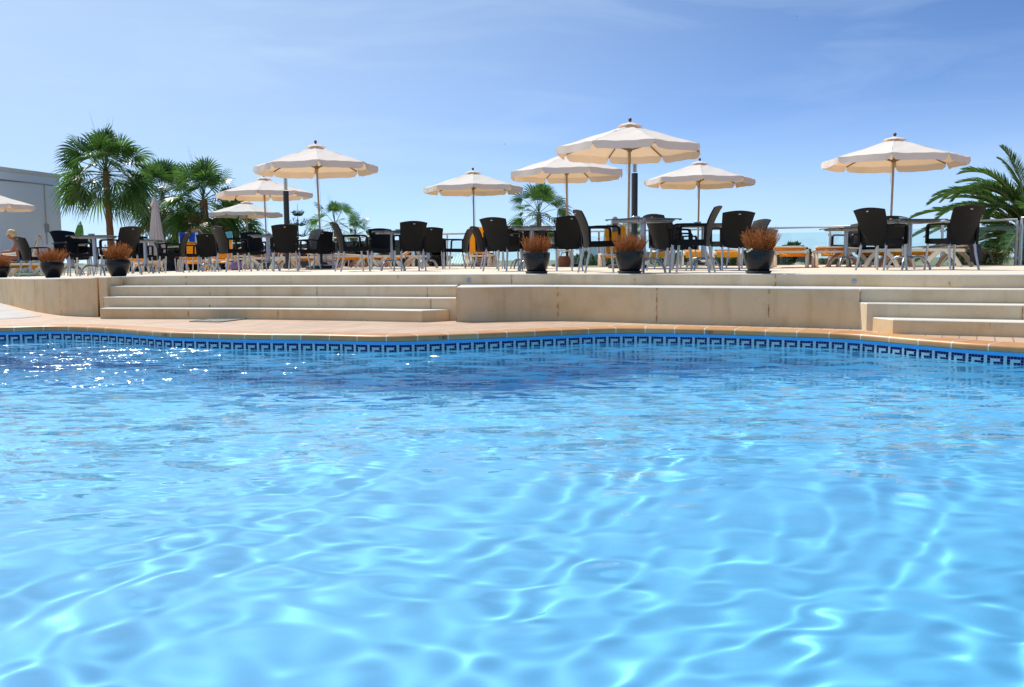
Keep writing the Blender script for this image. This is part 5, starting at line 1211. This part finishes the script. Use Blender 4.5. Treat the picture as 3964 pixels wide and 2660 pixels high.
# pointed white tent
p = XD(3012, 120, 0); t = empty('tent', (p.x, p.y, -6.2), 0, 'tiny white pointed tent far below the round green trees', 'tent'); zt1 = Zat(3012, 1017, 120) + 6.2
b = MB(); b.add([(-1.2, -1.2, zt1 - 1), (1.2, -1.2, zt1 - 1), (1.2, 1.2, zt1 - 1), (-1.2, 1.2, zt1 - 1), (0, 0, zt1)], [(0, 1, 4), (1, 2, 4), (2, 3, 4), (3, 0, 4)]); b.build('roof', M_WROOF, t)
b = MB(); b.box((0, 0, (zt1 - 1) / 2), (2.2, 2.2, zt1 - 1.02)); b.build('wall', M_WHITE, t)
# teal pyramid canopy
p = XD(1795, 62, 0); z1 = Zat(1795, 972, 62); z0 = Zat(1795, 1019, 62); hw = 62 * 57 / F
t = empty('canopy_roof', (p.x, p.y, z0), R(-18), 'teal pyramid canopy with white stripes far behind the glass fence', 'canopy')
M_TEAL = simple('teal_sheet', (.03, .30, .34), .5, var=.2, vs=2); m, nt, bb = mat('teal_stripes'); tc = N(nt, 'ShaderNodeTexCoord'); wv = N(nt, 'ShaderNodeTexWave', bands_direction='X'); wv.inputs['Scale'].default_value = 1.6; L(nt, tc.outputs['Object'], wv.inputs[0]); cr = N(nt, 'ShaderNodeValToRGB'); cr.color_ramp.interpolation = 'CONSTANT'; cr.color_ramp.elements[0].color = (.03, .30, .36, 1); cr.color_ramp.elements[1].color = (.65, .75, .75, 1); cr.color_ramp.elements[1].position = .6; L(nt, wv.outputs[1], cr.inputs[0]); L(nt, cr.outputs[0], bb.inputs['Base Color'])
b = MB(); q = hw; v = [(-q, -q, 0), (q, -q, 0), (q, q, 0), (-q, q, 0), (0, 0, z1 - z0)]; b.add(v, [(0, 1, 4)], 1); b.add(v, [(1, 2, 4), (2, 3, 4), (3, 0, 4), (3, 2, 1, 0)], 0); b.build('roof', [M_TEAL, m], t, fix=False)
b = MB(); b.box((0, 0, -.5 - 2.4), (q * 1.9, q * 1.9, 4.9 + .7)); b.build('wall', M_CONC, t)
# slender far spire
p = XD(938, 100, 0); zz = Zat(938, 944, 100) + 6.2; z0 = Zat(938, 972, 100) + 6.2; t = empty('spire', (p.x, p.y, -6.2), 0, 'tiny tiered spire on the skyline behind the grey sideways chair', 'spire'); b = MB(); h = zz - z0
b.lathe([(0, 0), (.12, 0), (.12, z0 - .3), (.45, z0 - .25), (.30, z0), (.10, z0 + h * .2), (.22, z0 + h * .28), (.08, z0 + h * .40), (.17, z0 + h * .52), (.05, z0 + h * .62), (.10, z0 + h * .72), (.02, z0 + h * .8), (0.01, zz)], 12); b.build('mast', simple('spire_metal', (.25, .27, .30), .5), t, smooth=True, angle=40)
# birds
for px, py, a, lab in ((1953, 558, .4, 'tiny dark bird in the open sky before the tallest parasol'), (3086, 63, -.5, 'tiny dark bird high in the deep blue sky')):
    d = 70; p = XD(px, d, Zat(px, py, d)); t = empty('bird', (p.x, p.y, Zat(px, py, d)), a, lab, 'bird', 'birds in the sky')
    b = MB(); b.ball((0, 0, 0), (.13, .045, .045), 8); b.ball((.12, 0, .02), .035, 8); b.add([(-.1, 0, 0), (-.24, .04, .01), (-.24, -.04, .01)], [(0, 1, 2)])
    for s in (-1, 1): b.add([(.07, 0, .02), (-.06, 0, .02), (-.05, s * .16, .07), (.05, s * .16, .07), (-.06, s * .30, .03)], [(0, 1, 2, 3), (3, 2, 4)])
    t.scale = (.34,) * 3
    b.build('body', simple('bird_plumage', (.02, .02, .02), .7), t, fix=False)
# green strip of artificial grass at the back of the terrace beside the building
q = [XD(60, 22.2, 0), XD(178, 22.2, 0), XD(190, 30, 0), XD(40, 30, 0)]; b = MB(); b.prism([(p.x, p.y) for p in q], -.35, zt(q[0].x) + .03); tag(b.build('lawn', simple('artificial_grass', (.05, .12, .05), .95, var=.3, vs=40)), kind='structure')

# ------------------------------------------------------------------ people
M_SKIN = simple('sunned_skin', (.50, .23, .13), .5, var=.08, vs=12); M_SKIN2 = simple('tanned_skin', (.36, .13, .065), .5, var=.1, vs=12)
M_HAIR = simple('blond_hair', (.60, .44, .20), .6, var=.25, vs=40); M_GREYH = simple('grey_hair', (.42, .40, .38), .6, var=.2, vs=40); M_DH = simple('brown_hair', (.12, .07, .04), .6, var=.2, vs=40)
M_FACE = simple('face_dark', (.03, .015, .012), .5); M_LIP = simple('lips', (.35, .08, .07), .5)
M_NAVYC = simple('navy_cloth', (.02, .03, .10), .8); M_SWIM = towel_mat('printed_swimsuit', [(.10, .35, .6), (.75, .8, .85), (.15, .5, .55), (.45, .15, .5)], 9, 2); M_AQUA = simple('aqua_cloth', (.05, .35, .6), .8); M_BLUESW = simple('blue_swimwear', (.06, .14, .45), .8)
def skin(joints, edges, sub=2):
    names = list(joints); me = bpy.data.meshes.new('b'); me.from_pydata([joints[k][0] for k in names], [(names.index(a), names.index(c)) for a, c in edges], [])
    o = bpy.data.objects.new('b', me); col.objects.link(o); o.modifiers.new('s', 'SKIN')
    for i, k in enumerate(names): me.skin_vertices[0].data[i].radius = joints[k][1]
    me.skin_vertices[0].data[0].use_root = True
    sb = o.modifiers.new('u', 'SUBSURF'); sb.levels = sub; sb.render_levels = sub
    dg = bpy.context.evaluated_depsgraph_get(); out = bpy.data.meshes.new_from_object(o.evaluated_get(dg)); bpy.data.objects.remove(o)
    return [v.co.copy() for v in out.vertices], [tuple(f.vertices) for f in out.polygons]
def person(t0, J, face, label, ms, mh, hair=1.0, wear=()):
    """J: joint -> point in the lounger's frame; face: direction the face looks"""
    t = empty('person', t0.location, t0.rotation_euler.z, label, 'person'); t.rotation_euler = t0.rotation_euler
    rad = dict(pelvis=(.135, .105), waist=(.115, .09), chest=(.14, .10), neck=(.05, .05), skull=(.055, .06))
    for s in 'lr': rad.update({s + 'sh': (.058, .055), s + 'el': (.040, .040), s + 'wr': (.027, .024), s + 'hip': (.09, .09), s + 'kn': (.056, .056), s + 'an': (.036, .036), s + 'toe': (.032, .022)})
    order = ['pelvis', 'waist', 'chest', 'neck', 'skull'] + [s + k for s in 'lr' for k in ('sh', 'el', 'wr', 'hip', 'kn', 'an', 'toe')]
    joints = {k: (Vector(J[k]), rad[k]) for k in order}
    E = [('pelvis', 'waist'), ('waist', 'chest'), ('chest', 'neck'), ('neck', 'skull')]
    for s in 'lr': E += [('chest', s + 'sh'), (s + 'sh', s + 'el'), (s + 'el', s + 'wr'), ('pelvis', s + 'hip'), (s + 'hip', s + 'kn'), (s + 'kn', s + 'an'), (s + 'an', s + 'toe')]
    b = MB(); b.add(*skin(joints, E))
    # hands: palm, five fingers
    for s in 'lr':
        w0 = Vector(J[s + 'wr']); dv = (w0 - Vector(J[s + 'el'])).normalized(); sd = dv.cross(Vector((0, 0, 1))).normalized() if abs(dv.z) < .9 else Vector((1, 0, 0)); nn2 = sd.cross(dv)
        pts = {'w': (w0, (.026, .020)), 'p': (w0 + dv * .06, (.036, .016))}
        b.add(*skin(pts, [('w', 'p')], 1)); 
        for k, l in enumerate((.062, .075, .080, .072)):
            o = w0 + dv * .075 + sd * (.018 * (1.5 - k)); b.tube([o, o + dv * l * .5 - nn2 * .004, o + dv * l * .85 - nn2 * .02], [.009, .008, .006], n=6)
        o = w0 + dv * .03 + sd * .026; b.tube([o, o + dv * .03 + sd * .025, o + dv * .055 + sd * .03], [.011, .009, .007], n=6)
    # head with jaw, nose, eye sockets, ears
    hc = Vector(J['head']); f = Vector(face).normalized(); up = Vector((0, 0, 1)) - f * f.z; up.normalize(); sd = f.cross(up); vs = []; n, k = 24, 18
    for i in range(k + 1):
        th = math.pi * (i + .001) / (k + .002)
        for j in range(n):
            an = 2 * math.pi * j / n; x, y, z = math.sin(th) * math.cos(an), math.sin(th) * math.sin(an), math.cos(th)
            rx, ry, rz = .098, .076, .118; fx = x * rx; 
            if z < -.1: fx = fx * (1 + .10 * (-z)) if x > 0 else fx * (1 - .35 * (-z)); y2 = y * (1 - .32 * (-z))
            else: y2 = y
            if x > .75 and abs(y) < .30: fx += .022 * max(0, 1 - abs(y) / .24) * max(0, 1 - abs(z + .12) / .26)
            if x > .5 and .10 < abs(y) < .55 and -.02 < z < .22: fx -= .007
            vs.append(hc + f * fx + sd * (y2 * ry) + up * (z * rz))
    b.add(vs, [(i * n + j, i * n + (j + 1) % n, (i + 1) * n + (j + 1) % n, (i + 1) * n + j) for i in range(k) for j in range(n)])
    for s in (-1, 1): b.ball(hc + sd * (.076 * s) - f * .012 - up * .008, (.016, .016, .028), 8)
    for s in (-1, 1): b.ball(hc + f * .088 + sd * (.030 * s) + up * .012, (.011, .011, .007), 8, 1)
    b.ball(hc + f * .092 - up * .062, (.012, .020, .007), 8, 2)
    b.build('body', [ms, M_FACE, M_LIP], t, smooth=True, fix=False)
    b = MB(); vs = []
    for i in range(k + 1):
        th = math.pi * .70 * (i + .001) / (k + .002)
        for j in range(n):
            an = 2 * math.pi * j / n; x, y, z = math.sin(th) * math.cos(an), math.sin(th) * math.sin(an), math.cos(th); low = 1 if x < .35 else 0
            if not low and z < .30: z = .30 + (z - .30) * .12; 
            q = 1.06 + .16 * noise.noise((x * 5, y * 5, z * 5)) + .05 * noise.noise((x * 14, y * 14, z * 14))
            vs.append(hc + f * (x * .107 * q - .006) + sd * (y * .090 * q) + up * (z * .132 * q * (1 if z > 0 else hair) + .004))
    b.add(vs, [(i * n + j, i * n + (j + 1) % n, (i + 1) * n + (j + 1) % n, (i + 1) * n + j) for i in range(k) for j in range(n)]); b.build('hair', mh, t, smooth=True, fix=False)
    for nm, a, c, r0, r1, m in wear:
        A, B = Vector(J[a[0]]).lerp(Vector(J[a[1]]), a[2]), Vector(J[c[0]]).lerp(Vector(J[c[1]]), c[2]); b = MB(); ax = (B - A).normalized(); s2 = Vector((1, 0, 0)); d2 = ax.cross(s2).normalized(); vs = []
        for i in range(7):
            for j in range(20):
                an = 2 * math.pi * j / 20; q = A.lerp(B, i / 6); rr = r0 + (r1 - r0) * i / 6; vs.append(q + s2 * (math.cos(an) * rr) + d2 * (math.sin(an) * rr * .80))
        b.add(vs, [(i * 20 + j, i * 20 + (j + 1) % 20, (i + 1) * 20 + (j + 1) % 20, (i + 1) * 20 + j) for i in range(6) for j in range(20)]); b.build(nm, m, t, smooth=True)
    return t
def mirror(J):
    for k in list(J):
        if k[0] == 'l' and k[1:] in ('sh', 'el', 'wr', 'hip', 'kn', 'an', 'toe') and 'r' + k[1:] not in J: v = J[k]; J['r' + k[1:]] = (-v[0], v[1], v[2])
    return J
sit = mirror(dict(pelvis=(0, .08, .455), waist=(0, .08, .60), chest=(0, .12, .80), neck=(0, .17, .94), skull=(0, .20, 1.0), head=(0, .235, 1.05), lsh=(.165, .12, .87), lel=(.20, .24, .64), lwr=(.10, .46, .62), lhip=(.085, .14, .45), lkn=(.10, .56, .52), lan=(.10, .92, .40), ltoe=(.10, 1.02, .44)))
person(l1, sit, (0, 1, -.35), 'woman with short blond hair in a printed swimsuit sitting up on a lounger', M_SKIN2, M_HAIR, .8, (('swimsuit_top', ('waist', 'chest', .45), ('chest', 'neck', .05), .150, .165, M_SWIM), ('swimsuit_bottom', ('pelvis', 'waist', -.45), ('pelvis', 'waist', .55), .165, .145, M_AQUA)))
prone = dict(pelvis=(-.17, -.10, .455), waist=(-.17, .12, .475), chest=(-.17, .42, .60), neck=(-.17, .56, .74), skull=(-.17, .60, .80), head=(-.17, .625, .86), lsh=(.0, .45, .66), rsh=(-.34, .45, .66), lel=(.02, .70, .395), rel=(-.36, .68, .395), lwr=(-.10, .68, .60), rwr=(-.20, .82, .40), lhip=(-.08, -.14, .45), rhip=(-.26, -.14, .45), lkn=(-.07, -.55, .43), rkn=(-.27, -.55, .43), lan=(-.06, -.92, .45), ran=(-.28, -.92, .45), ltoe=(-.05, -1.02, .42), rtoe=(-.29, -1.02, .42))
person(l5, prone, (0, 1, -.1), 'blond woman lying propped on her elbows, chin on hand, facing the pool', M_SKIN, M_HAIR, .9, (('swimsuit_bottom', ('pelvis', 'waist', -.45), ('pelvis', 'waist', .5), .155, .14, M_BLUESW),))
lie = mirror(dict(pelvis=(0, .02, .455), waist=(0, -.16, .455), chest=(0, -.36, .475), neck=(0, -.52, .50), skull=(0, -.58, .52), head=(0, -.66, .535), lsh=(.165, -.42, .47), lel=(.24, -.16, .42), lwr=(.22, .08, .42), lhip=(.085, .06, .45), lkn=(.10, .46, .50), lan=(.10, .86, .40), ltoe=(.11, .92, .48)))
person(l3, lie, (0, .25, 1), 'sunbather in blue swimwear lying flat on a yellow lounger', M_SKIN2, M_DH, .9, (('swim_shorts', ('pelvis', 'waist', -.6), ('pelvis', 'waist', .5), .16, .145, M_BLUESW),))
rec = mirror(dict(pelvis=(0, .05, .455), waist=(0, -.06, .60), chest=(0, -.18, .82), neck=(0, -.26, 1.0), skull=(0, -.27, 1.06), head=(0, -.26, 1.13), lsh=(.17, -.20, .92), lel=(.25, -.04, .66), lwr=(.20, .18, .56), lhip=(.085, .10, .45), lkn=(.10, .52, .58), lan=(.10, .9, .40), ltoe=(.10, 1.0, .44)))
for o in list(bpy.data.objects):
    if o.get('label') == 'upright yellow lounger with a grey towel between the two big planters': person(o, rec, (0, 1, -.1), 'grey haired person whose head shows above the upright lounger with grey towel', M_SKIN, M_GREYH, .9, (('swim_shorts', ('pelvis', 'waist', -.6), ('pelvis', 'waist', .5), .16, .145, M_BLUESW),))
    if o.get('label') == 'yellow lounger seen between the lamp post and the leaning parasol pole':
        r2 = mirror(dict(pelvis=(0, .06, .455), waist=(0, -.12, .50), chest=(0, -.33, .62), neck=(0, -.48, .74), skull=(0, -.53, .78), head=(0, -.57, .85), lsh=(.17, -.40, .66), lel=(.24, -.15, .50), lwr=(.18, .10, .50), lhip=(.085, .10, .45), lkn=(.10, .5, .60), lan=(.10, .86, .40), ltoe=(.10, .96, .44)))
        person(o, r2, (0, 1, .5), 'sunburnt man reclining on a lounger behind the leaning parasol pole', M_SKIN, M_GREYH, .8, (('swim_shorts', ('pelvis', 'waist', -.6), ('pelvis', 'waist', .5), .16, .145, M_NAVYC),))
